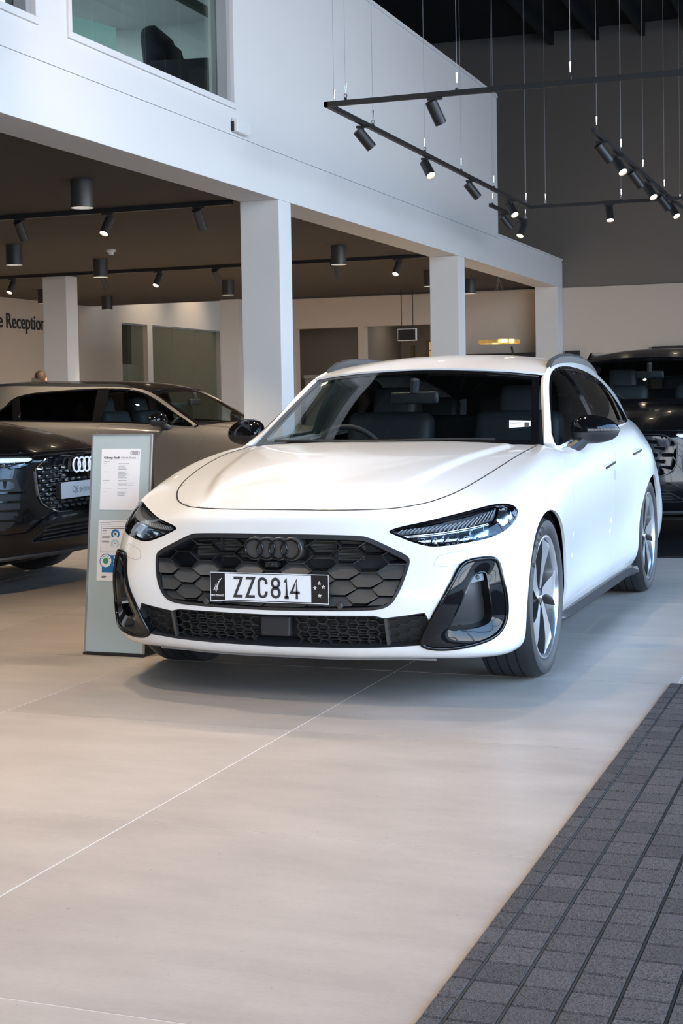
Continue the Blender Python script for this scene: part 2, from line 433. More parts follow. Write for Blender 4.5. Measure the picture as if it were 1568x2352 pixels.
# back wall: white below, brown grey above, two openings beside the glass office
bw = MB()
O1, O2, OZ = (-7.64, -6.46), (-6.35, -5.14), 2.475
bw.box((-8.6, 18.4, OZ), (7.6, 18.6, 2.999)).box((-8.6, 18.4, 0), (O1[0], 18.6, OZ)).box((O1[1], 18.4, 0), (O2[0], 18.6, OZ)).box((O2[1], 18.4, 0), (7.6, 18.6, OZ))
tag(bw.build('wall_back', M_warmwall), kind='structure')
ub = MB().box((-15, 18.43, 4.2), (-8.6, 18.6, 7.25)).box((-8.6, 18.43, 2.999), (7.6, 18.6, 7.25))
tag(ub.build('wall_back_upper', M_browngrey), kind='structure')
rc = MB().box((-8.6, 20.6, 0), (-4.9, 20.7, 2.9)).box((-8.7, 18.6, 0), (-8.6, 20.7, 2.9)).box((-5.0, 18.6, 0), (-4.9, 20.7, 2.9)).box((-8.6, 18.6, 2.8), (-4.9, 20.7, 2.9)).box((-6.43, 18.6, 0), (-6.38, 20.6, 2.8))
tag(rc.build('wall_recess', pmat('taupe_panel', (0.20, 0.175, 0.15), 0.8)), kind='structure')
kc = empty('kitchen_counter', (-7.2, 20.2, 0)); tag(kc, 'pale taupe counter unit at the back of the wall opening', 'counter')
MB().box((-0.9, -0.2, 0), (0.7, 0.38, 1.62)).build('body', pmat('cream_panel', (0.42, 0.37, 0.31), 0.6), kc)
MB().box((-0.92, -0.23, 1.62), (0.72, 0.38, 1.68)).build('worktop', pmat('counter_top', (0.5, 0.45, 0.4), 0.4), kc)
ld = empty('door_1', (-5.62, 20.58, 0)); tag(ld, kind='structure')
MB().box((-0.19, -0.03, 0), (0.19, 0.0, 2.25)).build('lit_panel', pmat('lit_doorway', (0.8, 0.55, 0.25), 0.6, emit=(1.0, 0.62, 0.25), estr=0.35), ld)
MB().box((-0.25, -0.06, 0), (-0.19, 0.0, 2.3)).box((0.19, -0.06, 0), (0.25, 0.0, 2.3)).box((-0.19, -0.06, 2.25), (0.19, 0, 2.3)).box((-0.55, -0.05, 0), (-0.48, 0, 2.2)).build('frame', pmat('olive_frame', (0.12, 0.095, 0.04), 0.5), ld)
MB().tube([(-0.17, -0.045, 2.1), (0.17, -0.045, 1.8), (-0.17, -0.045, 1.5)], 0.018, 6).build('brace', M_dark, ld)
# glazed front and right-hand side of the showroom (behind and beside the camera)
def glazing(name, ax, pos, lo, hi, n, ztop):
    m = MB()
    for k in range(n + 1):
        c = lo + (hi - lo) * k / n
        if ax == 'x': m.box((pos, c - 0.05, 0), (pos + 0.16, c + 0.05, ztop))
        else: m.box((c - 0.05, pos, 0), (c + 0.05, pos + 0.16, ztop))
    for z0, z1 in ((0, 0.12), (3.1, 3.2), (ztop + .001, 7.25)):
        if ax == 'x': m.box((pos, lo, z0), (pos + 0.16, hi, z1))
        else: m.box((lo, pos, z0), (hi, pos + 0.16, z1))
    return tag(m.build(name, pmat('black_mullion', (0.03, 0.03, 0.032), 0.4)), kind='structure')
glazing('wall_right', 'x', 7.4, -10.6, 9.4, 8, 6.3)
tag(MB().box((7.4, 9.46, 0), (7.6, 12.5, 7.25)).box((7.4, 12.5, 0), (7.6, 18.4, .4)).box((7.4, 12.5, 2.7), (7.6, 18.4, 7.25)).box((7.4, 14.4, .4), (7.6, 14.5, 2.7)).box((7.4, 16.4, .4), (7.6, 16.5, 2.7)).build('wall_right_back', M_browngrey), kind='structure')
glazing('wall_front', 'y', -10.8, 1.6, 7.6, 3, 3.2)
sbox('wall_outer_left', (-16.2, -11, 0), (-16.0, 27.2, 7.45), M_browngrey)  # both outer walls are unseen, put in to stop sky light leaking in
sbox('wall_outer_back', (-16.2, 27.0, 0), (8, 27.2, 7.45), M_browngrey)
sbox('wall_front_left', (-16.2, -10.8, 0), (1.54, -10.6, 7.25), M_browngrey)  # unseen; made solid and dark to hold daylight off the column fronts
sbox('forecourt', (-40, -60, -0.35), (60, 60, -0.26), pmat('asphalt', (0.26, 0.255, 0.25), 0.9))

# entrance mat: carpet inserts between dark rails
MX, MYF, MYN, MW = 1.43, -0.07, -5.2, 1.168
matr = empty('entrance_mat', (MX, MYF, 0)); tag(matr, 'dark grey entrance mat of carpet inserts between black rails', 'mat')
MB().box((0, MYN - MYF, 0.0005), (MW, 0, 0.0022)).build('backing', M_carpet_d, matr)
PR, PC = 0.1027, 0.1010
def tuft(w, l):
    bm = MB(); n = 3
    gx, gy, e = 0.0032, 0.0022, 0.004
    bm.hexa([(gx, gy, 0.002), (w - gx, gy, 0.002), (w - gx, l - gy, 0.002), (gx, l - gy, 0.002),
             (gx + e * .5, gy + e, 0.0105), (w - gx - e * .5, gy + e, 0.0105), (w - gx - e * .5, l - gy - e, 0.0105), (gx + e * .5, l - gy - e, 0.0105)])
    return bm
tm_first = tuft(0.051, PR).build('carpet_insert', M_carpet, matr); first_used = False
tm_me1 = tm_first.data
tm = tuft(PC, PR).build('carpet_insert', M_carpet, matr); tm_me = tm.data; tm_used = False
rest = MB(); nrows = int((MYF - MYN) / PR); cand = []
cols_x = [0.0] + [0.051 + PC * k for k in range(11)]
for r in range(nrows):
    for c, cx in enumerate(cols_x):
        cand.append((c + max(0, 36 - r) * 0.0 + (0 if (MX + cx) < 1.47 + (-0.1 - (MYF - r * PR)) * 0.155 else 50), r, c, cx))
cand.sort(key=lambda q: (q[0], q[1]))
for k, (_, r, c, cx) in enumerate(cand):
    y = -(r + 1) * PR
    if k < 290:
        if c == 0:
            if not first_used: o = tm_first; first_used = True
            else: o = link('carpet_insert', tm_me1, matr)
        else:
            if not tm_used: o = tm; tm_used = True
            else: o = link('carpet_insert', tm_me, matr)
        o.location = (cx, y, random.uniform(-0.0006, 0.0006))
    else:
        w = 0.051 if c == 0 else PC
        b0 = len(rest.v); tt = tuft(w, PR)
        rest.add([(p[0] + cx, p[1] + y, p[2]) for p in tt.v], tt.f)
tag(rest.build('carpet_inserts_rest', M_carpet, matr), kind='stuff')
rail_me = None
for c, cx in enumerate(cols_x[1:] + [cols_x[-1] + PC]):
    if rail_me is None:
        o = MB().box((-0.0026, MYN - MYF, 0.002), (0.0026, 0, 0.0085)).build('rail', pmat('rail_metal', (0.03, 0.037, 0.042), 0.35, metal=0.5), matr); rail_me = o.data
    else: o = link('rail', rail_me, matr)
    o.location = (cx, 0, 0)

# ------------------------------------------------------------------ light fittings
def spotlamp(name, loc, d, energy, angle=60, blend=0.5, col=(1.0, 0.84, 0.66), size=0.022, parent=None):
    l = bpy.data.lights.new(name, 'SPOT'); l.energy = energy; l.color = col; l.spot_size = math.radians(angle); l.spot_blend = blend if angle > 90 else 1.0
    l.shadow_soft_size = size
    o = bpy.data.objects.new(name, l); COL.objects.link(o)
    d = Vector(d)
    if parent is not None: o.parent = parent
    o.matrix_local = Matrix.Translation(loc) @ d.to_track_quat('-Z', 'Y').to_matrix().to_4x4()
    return o
SPOT_PARTS = {}
def track_spot(loc, d, label, group, lit=True, L=0.19, r=0.046, energy=0, angle=50, mat=None):
    """loc: point on the track underside; d: beam direction"""
    mat = mat or M_fix
    root = empty('track_spotlight', loc); tag(root, label, 'spotlight', group)
    d = Vector(d).normalized(); q = d.to_track_quat('Z', 'Y').to_matrix().to_4x4()
    c = Vector((0, 0, -0.10))
    key = (round(L, 3), round(r, 3), mat.name)
    if key not in SPOT_PARTS:
        a = MB().box((-0.06, -0.014, -0.02), (0.06, 0.014, 0)).build('adapter', mat, None, bevel=0.003)
        s = MB().tube([(0, 0, -0.015), (0, 0, -0.085)], 0.008, 8).build('stem', mat, None)
        k = MB().lathe([(0.0, -L * .42), (r * .9, -L * .42), (r, -L * .40), (r, L * .58), (r * .93, L * .58), (r * .90, L * .50), (0, L * .50)], 24).build('can', mat, None, smooth=True, auto=0.6)
        e = MB().lathe([(0.0, L * .515), (r * .86, L * .515)], 24).build('lens', M_lampon, None)
        SPOT_PARTS[key] = [x.data for x in (a, s, k, e)]
        for x in (a, s, k, e): bpy.data.objects.remove(x)
    for n, me in zip(('adapter', 'stem', 'can', 'lens'), SPOT_PARTS[key]):
        o = link(n, me, root)
        if n in ('can', 'lens'):
            o.matrix_local = Matrix.Translation(c + Vector((0, 0, 0))) @ q
    if energy: spotlamp('spot_beam', tuple(c + d * (L * .62)), d, energy, angle, parent=root, col=(1.0, .80, .57) if mat is M_fixb else (1.0, .78, .55))
    return root
Rv, Dn, Fv = Vector(CR), Vector((0, 0, -1)), Vector((CF[0], CF[1], 0)).normalized()
def track(name, pts, z, label, w=0.034, h=0.04, cat='light track', mat=None):
    root = empty(name, (pts[0][0], pts[0][1], z)); tag(root, label, cat)
    for (a, b) in zip(pts[:-1], pts[1:]):
        ax, ay = a[0] - pts[0][0], a[1] - pts[0][1]; bx, by = b[0] - pts[0][0], b[1] - pts[0][1]
        lo = (min(ax, bx) - w / 2, min(ay, by) - w / 2, 0); hi = (max(ax, bx) + w / 2, max(ay, by) + w / 2, h)
        MB().box(lo, hi).build('rail', mat or M_fix, root, bevel=0.002)
    return root
ZTK = 3.5
# hanging rectangle over the middle of the hall
track('light_track', [(3.9, 4.78), (-1.86, 4.78), (-1.86, 11.80), (3.9, 11.80)], ZTK, 'hanging black rectangular light track nearest the white car')
track('light_track', [(-0.2, 7.15), (-0.2, 13.6)], ZTK + 0.0005 + 0.05, 'short straight hanging light track running towards the back wall')
track('light_track', [(-2.12, 10.9), (-2.12, 12.75)], ZTK - 0.0605, 'small hanging light track beside the white mezzanine wall')
track('light_track', [(-1.4, 1.3), (3.4, 1.3), (3.4, -4.4), (-1.4, -4.4), (-1.4, 1.3)], 3.75, 'hanging rectangular light track above the bonnet of the white car')
SG = 'spotlights on the hanging tracks'
away = (Rv * .42 + Dn * .84 + Fv * .30); aw2 = (Rv * .62 + Dn * .72 + Fv * .25); tocam = (Rv * .28 + Dn * .72 - Fv * .55)
l_off = 'black cylinder spotlight on a hanging track, turned away with no glow showing'
l_on = 'black cylinder spotlight on a hanging track with its warm lamp showing'
ORD = ('first', 'second', 'third', 'fourth', 'fifth', 'sixth')
ST = ('turned away', 'lamp glowing')
SIDE = ['black spotlight on the near crossbar of the hanging rectangle, turned away'] + ['%s black spotlight from the near corner along the hanging rectangle, %s' % (ORD[i], ST[o_]) for i, o_ in enumerate((0, 1, 0, 1))] + ['black spotlight on the far crossbar of the hanging rectangle, lamp glowing']
for lb_, (x, y, d, on, en) in zip(SIDE, ((-0.975, 4.78, away, 0, 0), (-1.86, 5.65, aw2, 0, 60), (-1.86, 7.49, tocam, 1, 60), (-1.86, 9.10, aw2, 0, 60), (-1.86, 10.87, tocam, 1, 30), (-0.88, 11.80, Dn * .9 - Fv * .4, 1, 30))):
    track_spot((x, y, ZTK), d, lb_, SG + (' glowing' if on else ' turned away'), energy=en)
for i_, (y, d, on) in enumerate(((7.6, aw2, 0), (8.45, tocam, 1), (9.45, aw2, 0), (10.45, tocam, 1), (11.5, aw2, 0), (12.35, tocam, 1))):
    track_spot((-0.2, y, ZTK + 0.05), d, '%s black spotlight along the short straight hanging track, %s' % (ORD[i_], ST[on]), SG + (' glowing' if on else ' turned away'), energy=40 if on else 80)
track_spot((-2.12, 11.6, ZTK - 0.06), aw2, 'black spotlight turned away on the small hanging track beside the white wall', SG + ' turned away'); track_spot((-2.12, 12.5, ZTK - 0.06), Rv * -.3 + Dn * .8 - Fv * .4, 'glowing black spotlight at the end of the small hanging track beside the white wall', SG + ' glowing', energy=15)
# track over the car: these throw the layered shadows round the white car
l_car = 'black cylinder spotlight on the track above the bonnet of the white car'
CARSPOTS = [(-0.95, 1.3, (0.25, -0.9, -3.6)), (-0.25, 1.3, (0.1, -0.8, -3.6)), (0.45, 1.3, (-0.1, -0.9, -3.6)), (-1.4, -0.2, (-0.3, 0.0, -3.0)),
            (-1.4, -1.9, (0.0, 0.2, -3.0)), (-1.4, -3.6, (0.5, -0.2, -3.0)), (0.3, -4.4, (0.1, 0.3, -3.0)), (1.7, -4.4, (0.0, 0.2, -3.0))]
CAR_E = 132
for (x, y, d) in CARSPOTS:
    track_spot((x, y, 3.75), d, l_car, 'spotlights above the white car', energy=CAR_E * (.62 if y > 1 else 1.18), angle=95)
track_spot((-1.4, 0.9, 3.75), (-1.43, 3.0, -0.52), 'black cylinder spotlight on the track above the white car aimed at the white beam', None, energy=60, angle=75)
# suspension wires
def wire(x, y, z0, z1, what):
    root = empty('suspension_wire', (x, y, z0)); tag(root, 'thin steel suspension wire holding up ' + what, 'wire', 'suspension wires of ' + what)
    MB().tube([(0, 0, 0.10), (0, 0, z1 - z0)], 0.0022, 5).build('cable', M_wire, root)
    MB().tube([(0, 0, 0.055), (0, 0, 0.13)], [0.004, 0.010], 8).build('gripper', M_chrome, root)
    ring = [(0.012 * math.cos(a), 0, 0.035 + 0.014 * math.sin(a)) for a in np.linspace(0, 2 * PI, 13)[:-1]]
    MB().tube(ring, 0.003, 5, closed=True).build('hook', M_chrome, root)
    MB().lathe([(0.0, 0.0), (0.014, 0.0), (0.012, 0.018), (0, 0.018)], 10).build('stud', M_fix, root)
for (x, y) in ((-1.70, 4.78), (-0.80, 4.78), (0.07, 4.78), (-1.86, 4.95), (-1.86, 5.9), (-1.86, 7.42), (-1.86, 8.7), (-1.86, 10.05), (-1.86, 11.62), (-1.66, 11.80), (-0.74, 11.80), (0.9, 4.78), (0.9, 11.8)):
    wire(x, y, ZTK + 0.04, 7.02, 'the hanging rectangle nearest the white car')
for y in (11.0, 12.7): wire(-2.12, y, ZTK - 0.02, 7.02, 'the small track beside the white wall')
for y in (7.3, 8.6, 10.0, 11.6, 13.0): wire(-0.2, y, ZTK + 0.09, 7.02, 'the short straight track')
for (x, y) in ((-1.4, 1.2), (3.4, 1.2), (-1.4, -4.3), (3.4, -4.3)): wire(x, y, 3.79, 7.02, 'the track above the bonnet')
# tracks, downlights and a smoke detector on the brown ceiling
track('ceiling_track', [(-9.0, 6.15), (-3.33, 6.15)], 2.985, 'black light track on the brown ceiling beside the column behind the white car', h=0.044, w=.045)
track('ceiling_track', [(-11.0, 11.92), (-3.24, 11.92)], 2.985, 'black light track on the brown ceiling running past the reception column', h=0.044, w=.045)
MG = 'spotlights on the ceiling tracks'
dl = (Rv * .20 + Dn * .80 + Fv * .55); dl2 = (Rv * -.28 + Dn * .85 - Fv * .45)
m_off = 'slim brown spotlight on a ceiling track, turned away with no glow showing'; m_on = 'slim brown spotlight on a ceiling track with its lamp glowing'
for (x, y, on, i_) in ((-5.53, 6.15, 0, 2), (-4.58, 6.15, 1, 1), (-3.64, 6.15, 0, 0), (-9.32, 11.92, 1, 5), (-7.86, 11.92, 0, 4), (-7.02, 11.92, 1, 3), (-6.16, 11.92, 0, 2), (-4.47, 11.92, 0, 1), (-3.61, 11.92, 1, 0)):
    track_spot((x, y, 2.985), dl2 if on else dl, '%s slim spotlight from the beam on the track %s, %s' % (ORD[i_], 'above the grey car' if y < 8 else 'passing the reception column', 'lamp glowing' if on else 'turned away'), MG + (' glowing' if on else ' turned away'), L=0.20, r=0.043, energy=120 if on else 320, angle=75, mat=M_fixb)
for (x, y, i_) in ((-3.9, 4.5, 4), (-7.1, 8.5, 2), (-7.08, 10.45, 1), (-7.05, 14.25, 0), (-3.85, 10.4, 2), (-10.22, 16.25, 0), (-10.3, 14.35, 1), (-3.8, 16.1, 0), (-3.85, 8.5, 3), (-10.2, 10.4, 2), (-3.9, 14.3, 1)):
    root = empty('downlight', (x, y, 3.03)); tag(root, '%s brown cylinder downlight from the back wall in the row %s' % (ORD[i_], 'along the white beam' if x > -5 else ('in mid ceiling' if x > -9 else 'along the reception wall')), 'ceiling light', 'downlights on the brown ceiling')
    MB().lathe([(0, 0), (0.092, 0), (0.092, -0.225), (0.082, -0.225), (0.08, -0.19), (0, -0.19)], 28).build('housing', M_fixb, root, smooth=True, auto=0.6)
    MB().lathe([(0.078, -0.19), (0.0822, -0.226), (0.0915, -0.2262)], 28).build('reflector', M_lampdim, root, smooth=True)
    spotlamp('down_beam', (0, 0, -0.24), (0, 0, -1), 180, 110, col=(1.0, .80, .57), parent=root, size=0.06)
sm = empty('smoke_detector', (-6.4, 9.5, 3.03)); tag(sm, 'small white round smoke detector on the brown ceiling', 'smoke detector')
MB().lathe([(0, 0), (0.055, 0), (0.055, -0.022), (0.03, -0.03), (0.028, -0.055), (0, -0.058)], 20).build('body', pmat('white_plastic', (0.8, 0.8, 0.78), 0.4), sm, smooth=True, auto=0.7)
# wash lights for the wall above the office and the recess
for (x, y, d, e) in ((-10.6, 20.5, (-1, 0.1, 0.1), 60), (-10.6, 22.6, (-1, 0.1, 0.1), 60)):
    root = empty('wall_washer', (x, y, 4.1)); tag(root, 'small black wall washer on the ceiling ahead of the glass office', 'ceiling light', 'wall washers by the glass office')
    MB().lathe([(0, 0), (0.05, 0), (0.05, -0.12), (0.045, -0.12), (0.04, -0.1), (0, -0.1)], 16).build('housing', M_fix, root)
    spotlamp('wash_beam', (0, 0, -0.14), (-1, 0, -1.0), e, 90, parent=root)

# glowing panels added out of view to brighten the rooms behind
def fill_panel(loc, sx, sy, e, label, grp=None, col=(1, .9, .76)):
    r = empty('fill_panel', loc); tag(r, label, 'ceiling light', grp)
    MB().box((-sx / 2 - .02, -sy / 2 - .02, -.03), (sx / 2 + .02, sy / 2 + .02, 0)).build('frame', M_alu, r)
    MB().box((-sx / 2, -sy / 2, -.034), (sx / 2, sy / 2, -.0301)).build('diffuser', pmat('panel_glow_%g' % e, (1, 1, 1), .5, emit=col, estr=e), r)
for y in (2.0, 4.4, 7.0): fill_panel((-6.4, y, 5.34), .6, 1.2, 48.0, 'added fill light panel in the room behind the upper windows', 'panels upstairs', (.80, .92, 1.0))
for y in (20.2, 22.4, 24.4): fill_panel((-13.4, y, 4.1), 1.2, .6, 6.0, 'added fill light panel inside the glass office', 'panels in the glass office')
for x in (-7.4, -5.7): fill_panel((x, 19.4, 2.8), .6, .3, 9.0, 'added fill light panel inside the wall openings', 'panels in the openings')
# ================================================================== CAR TOOLKIT
class Surf:
    """C2 surface through a net of points, u round the car from the nose centre (mirrored for u<0), v from sill to cowl/waistline"""
    def __init__(s, ctrl, mirror=True):
        c = np.asarray(ctrl, float); s.N = c.shape[0] - 1; s.M = c.shape[1] - 1
        s.off = s.N if mirror else 0; s.L = s.N + s.off; s.lo = -s.off
        mir = c[1:][::-1].copy(); mir[..., 0] *= -1
        F = np.concatenate([mir, c], 0) if mirror else c
        for ax in (0, 1):
            T = np.moveaxis(F, ax, 0); O = T.copy()
            for _ in range(3):
                B = T.copy(); B[1:-1] = (T[:-2] + 4 * T[1:-1] + T[2:]) / 6
                T = T + (O - B)
            F = np.moveaxis(T, 0, ax)
        P = np.concatenate([2 * F[:1] - F[1:2], F, 2 * F[-1:] - F[-2:-1]], 0)
        s.P = np.concatenate([2 * P[:, :1] - P[:, 1:2], P, 2 * P[:, -1:] - P[:, -2:-1]], 1)
    def __call__(s, u, v):
        u = np.clip(np.asarray(u, float) + s.off, 0, s.L - 1e-9); v = np.clip(np.asarray(v, float), 0, s.M - 1e-9)
        i = np.floor(u).astype(int); j = np.floor(v).astype(int); a = u - i; b = v - j
        def w(t): return [(1 - t)**3 / 6, (3*t**3 - 6*t**2 + 4) / 6, (-3*t**3 + 3*t**2 + 3*t + 1) / 6, t**3 / 6]
        wa, wb = w(a), w(b); r = 0
        for p in range(4):
            for q_ in range(4):
                r = r + (wa[p] * wb[q_])[..., None] * s.P[i + p, j + q_]
        return r
    def normal(s, u, v, e=1e-3):
        u = np.asarray(u, float); v = np.asarray(v, float)
        du = s(np.minimum(u + e, s.N), v) - s(np.maximum(u - e, s.lo), v); dv = s(u, np.minimum(v + e, s.M)) - s(u, np.maximum(v - e, 0))
        n = np.cross(du, dv); return n / (np.linalg.norm(n, axis=-1, keepdims=True) + 1e-12)

def newton_uv(S, fn, target, u0, v0, n=25, lim=0.6):
    """solve fn(S(u,v)) = target (2 values) from u0,v0 (arrays)"""
    u = np.array(u0, float); v = np.array(v0, float); e = 1e-4
    for _ in range(n):
        f0 = fn(S(u, v)); fu = (fn(S(u + e, v)) - f0) / e; fv = (fn(S(u, v + e)) - f0) / e
        r = target - f0; det = fu[..., 0] * fv[..., 1] - fv[..., 0] * fu[..., 1]; det = np.where(np.abs(det) < 1e-12, 1e-12, det)
        du = (r[..., 0] * fv[..., 1] - fv[..., 0] * r[..., 1]) / det; dv = (fu[..., 0] * r[..., 1] - r[..., 0] * fu[..., 1]) / det
        u = np.clip(u + np.clip(du, -lim, lim), S.lo, S.N - 1e-3); v = np.clip(v + np.clip(dv, -lim, lim), 0, S.M - 1e-3)
    return u, v
def find_uv(S, fn, pts, ulo=0, uhi=None, vlo=0, vhi=None, facing=False):
    uhi = S.N if uhi is None else uhi; vhi = S.M if vhi is None else vhi
    uu, vv = np.meshgrid(np.linspace(ulo, uhi, 160), np.linspace(vlo, vhi, 100), indexing='ij')
    P = S(uu, vv); Q = fn(P); bad = np.zeros(uu.shape, bool)
    if facing:
        N = S.normal(uu, vv); bad = np.einsum('ijk,ijk->ij', N, CAMP - P) < 0
    pts = np.asarray(pts, float); u0 = []; v0 = []
    for p in pts:
        d = np.hypot(Q[..., 0] - p[0], Q[..., 1] - p[1]); d[bad] = 1e9
        k = np.unravel_index(np.argmin(d), d.shape); u0.append(uu[k]); v0.append(vv[k])
    u, v = newton_uv(S, fn, pts, np.array(u0), np.array(v0))
    return np.stack([u, v], 1)

def densify(P, step, closed=True):
    P = [np.asarray(p, float) for p in P]; out = []; n = len(P)
    for i in range(n if closed else n - 1):
        a, b = P[i], P[(i + 1) % n]; k = max(1, int(np.ceil(np.linalg.norm(b - a) / step)))
        for t in range(k): out.append(a + (b - a) * t / k)
    if not closed: out.append(P[-1])
    return np.array(out)
def smooth_poly(P, it=2, closed=True):
    """Chaikin corner rounding"""
    P = np.asarray(P, float)
    for _ in range(it):
        if closed:
            Q = np.roll(P, -1, 0); P = np.stack([.75 * P + .25 * Q, .25 * P + .75 * Q], 1).reshape(-1, P.shape[1])
        else:
            A, B = P[:-1], P[1:]; M_ = np.stack([.75 * A + .25 * B, .25 * A + .75 * B], 1).reshape(-1, P.shape[1]); P = np.concatenate([P[:1], M_, P[-1:]])
    return P
def inside(poly, pts):
    x, y = pts[:, 0], pts[:, 1]; r = np.zeros(len(pts), bool); n = len(poly); j = n - 1
    for i in range(n):
        xi, yi = poly[i]; xj, yj = poly[j]
        c = (yi > y) != (yj > y)
        with np.errstate(divide='ignore', invalid='ignore'):
            r ^= c & (x < (xj - xi) * (y - yi) / (yj - yi + 1e-30) + xi)
        j = i
    return r
def area2(P): 
    P = np.asarray(P); x, y = P[:, 0], P[:, 1]; return 0.5 * np.sum(x * np.roll(y, -1) - np.roll(x, -1) * y)
def ccw(P): 
    P = np.asarray(P, float); return P if area2(P) > 0 else P[::-1].copy()
def offset_poly(P, d):
    """inset (d>0 shrinks) a closed CCW polygon by moving its edges"""
    P = ccw(P); n = len(P); out = []
    for i in range(n):
        a, b, c = P[i - 1], P[i], P[(i + 1) % n]
        e1 = b - a; e2 = c - b; n1 = np.array([-e1[1], e1[0]]) / (np.linalg.norm(e1) + 1e-12); n2 = np.array([-e2[1], e2[0]]) / (np.linalg.norm(e2) + 1e-12)
        m = n1 + n2; L = m @ m
        m = m / max(L, 0.35) * 2 if L < 0.7 else m * 2 / L
        out.append(b + m * d)
    return np.array(out)
SU, SV = 0.27, 0.115    # rough metres per unit of u and v
SC = np.array([SU, SV])
def trim(S, outer, holes=(), h=0.03, off=0.0, rim=0.012, gap=0.0, fn=None, SC=SC):
    """triangulated piece of the surface: uv polygon with holes, offset along the normal, edges folded inwards by rim"""
    outer = ccw(outer)
    A = outer * SC
    if gap: A = offset_poly(densify(A, h), gap)
    loops = [densify(A, h * .8)] + [densify(np.asarray(q) * SC, h * .8) for q in holes]
    lo, hi = A.min(0), A.max(0)
    gx, gy = np.meshgrid(np.arange(lo[0], hi[0], h), np.arange(lo[1], hi[1], h * .8), indexing='ij')
    gx = gx + (np.arange(gx.shape[1]) % 2)[None, :] * h * .5
    G = np.stack([gx.ravel(), gy.ravel()], 1)
    k = inside(loops[0], G)
    for q in loops[1:]: k &= ~inside(q, G)
    G = G[k]
    allb = np.concatenate(loops)
    if len(G):
        keep = np.ones(len(G), bool)
        for s0 in range(0, len(G), 2000):
            d = ((G[s0:s0 + 2000, None, :] - allb[None]) ** 2).sum(-1).min(1); keep[s0:s0 + 2000] = d > (h * .45) ** 2
        G = G[keep]
    verts = np.concatenate([allb, G]); edges = []; b = 0
    for q in loops:
        n = len(q); edges += [(b + i, b + (i + 1) % n) for i in range(n)]; b += n
    r = delaunay_2d_cdt([Vector((p[0], p[1])) for p in verts], edges, [], 0, 1e-7)
    V = np.array([(p.x, p.y) for p in r[0]]); Fc = np.array([f for f in r[2] if len(f) == 3])
    cen = V[Fc].mean(1); k = inside(loops[0], cen)
    for q in loops[1:]: k &= ~inside(q, cen)
    Fc = Fc[k]
    used = np.unique(Fc); remap = -np.ones(len(V), int); remap[used] = np.arange(len(used)); V = V[used]; Fc = remap[Fc]
    e1 = V[Fc[:, 1]] - V[Fc[:, 0]]; e2 = V[Fc[:, 2]] - V[Fc[:, 0]]; fl = e1[:, 0] * e2[:, 1] - e1[:, 1] * e2[:, 0] < 0
    Fc[fl] = Fc[fl][:, ::-1]
    uv = V / SC
    P = S(uv[:, 0], uv[:, 1]); N = S.normal(uv[:, 0], uv[:, 1])
    if fn is not None: P = fn(P, N, uv)
    P = P + N * off
    faces = [tuple(f) for f in Fc]
    if rim:
        ec = {}
        for f in faces:
            for a, b2 in ((f[0], f[1]), (f[1], f[2]), (f[2], f[0])): ec[(a, b2)] = 1
        bd = [e for e in ec if (e[1], e[0]) not in ec]
        bv = sorted({i for e in bd for i in e}); mp = {i: len(P) + k for k, i in enumerate(bv)}; mp2 = {i: len(P) + len(bv) + k for k, i in enumerate(bv)}
        P = np.concatenate([P, P[bv], P[bv] - N[bv] * rim])      # doubled edge: crisp fold
        faces += [(mp[b2], mp[a], mp2[a], mp2[b2]) for a, b2 in bd]
    return P, faces
def trim_obj(name, S, outer, mat, parent, holes=(), **k):
    P, F = trim(S, outer, holes, **k)
    return link(name, mesh_from(name, P, F, mat, smooth=True), parent)
def mirror_uv(P): 
    P = np.asarray(P, float).copy(); P[:, 0] *= -1; return P[::-1]
def band(S, curve, w, mat, name, parent, off=0.002, closed=False, h=0.01, depth=0.0, SC=SC):
    """thin raised strip along a uv curve"""
    c = densify(np.asarray(curve, float) * SC, h, closed) / SC
    P = S(c[:, 0], c[:, 1]); N = S.normal(c[:, 0], c[:, 1])
    T = np.roll(P, -1, 0) - np.roll(P, 1, 0)
    if not closed: T[0] = P[1] - P[0]; T[-1] = P[-1] - P[-2]
    T /= np.linalg.norm(T, axis=1, keepdims=True) + 1e-12
    Bn = np.cross(N, T); n = len(P); V = []; F = []
    for a, o_ in ((-1, -depth), (-1, off), (1, off), (1, -depth)): V.append(P + Bn * w / 2 * a + N * o_)
    V = np.concatenate(V)
    for k in range(3):
        for i in range(n if closed else n - 1):
            j = (i + 1) % n; F.append((k * n + i, k * n + j, (k + 1) * n + j, (k + 1) * n + i))
    return link(name, mesh_from(name, V, F, mat, smooth=False), parent)

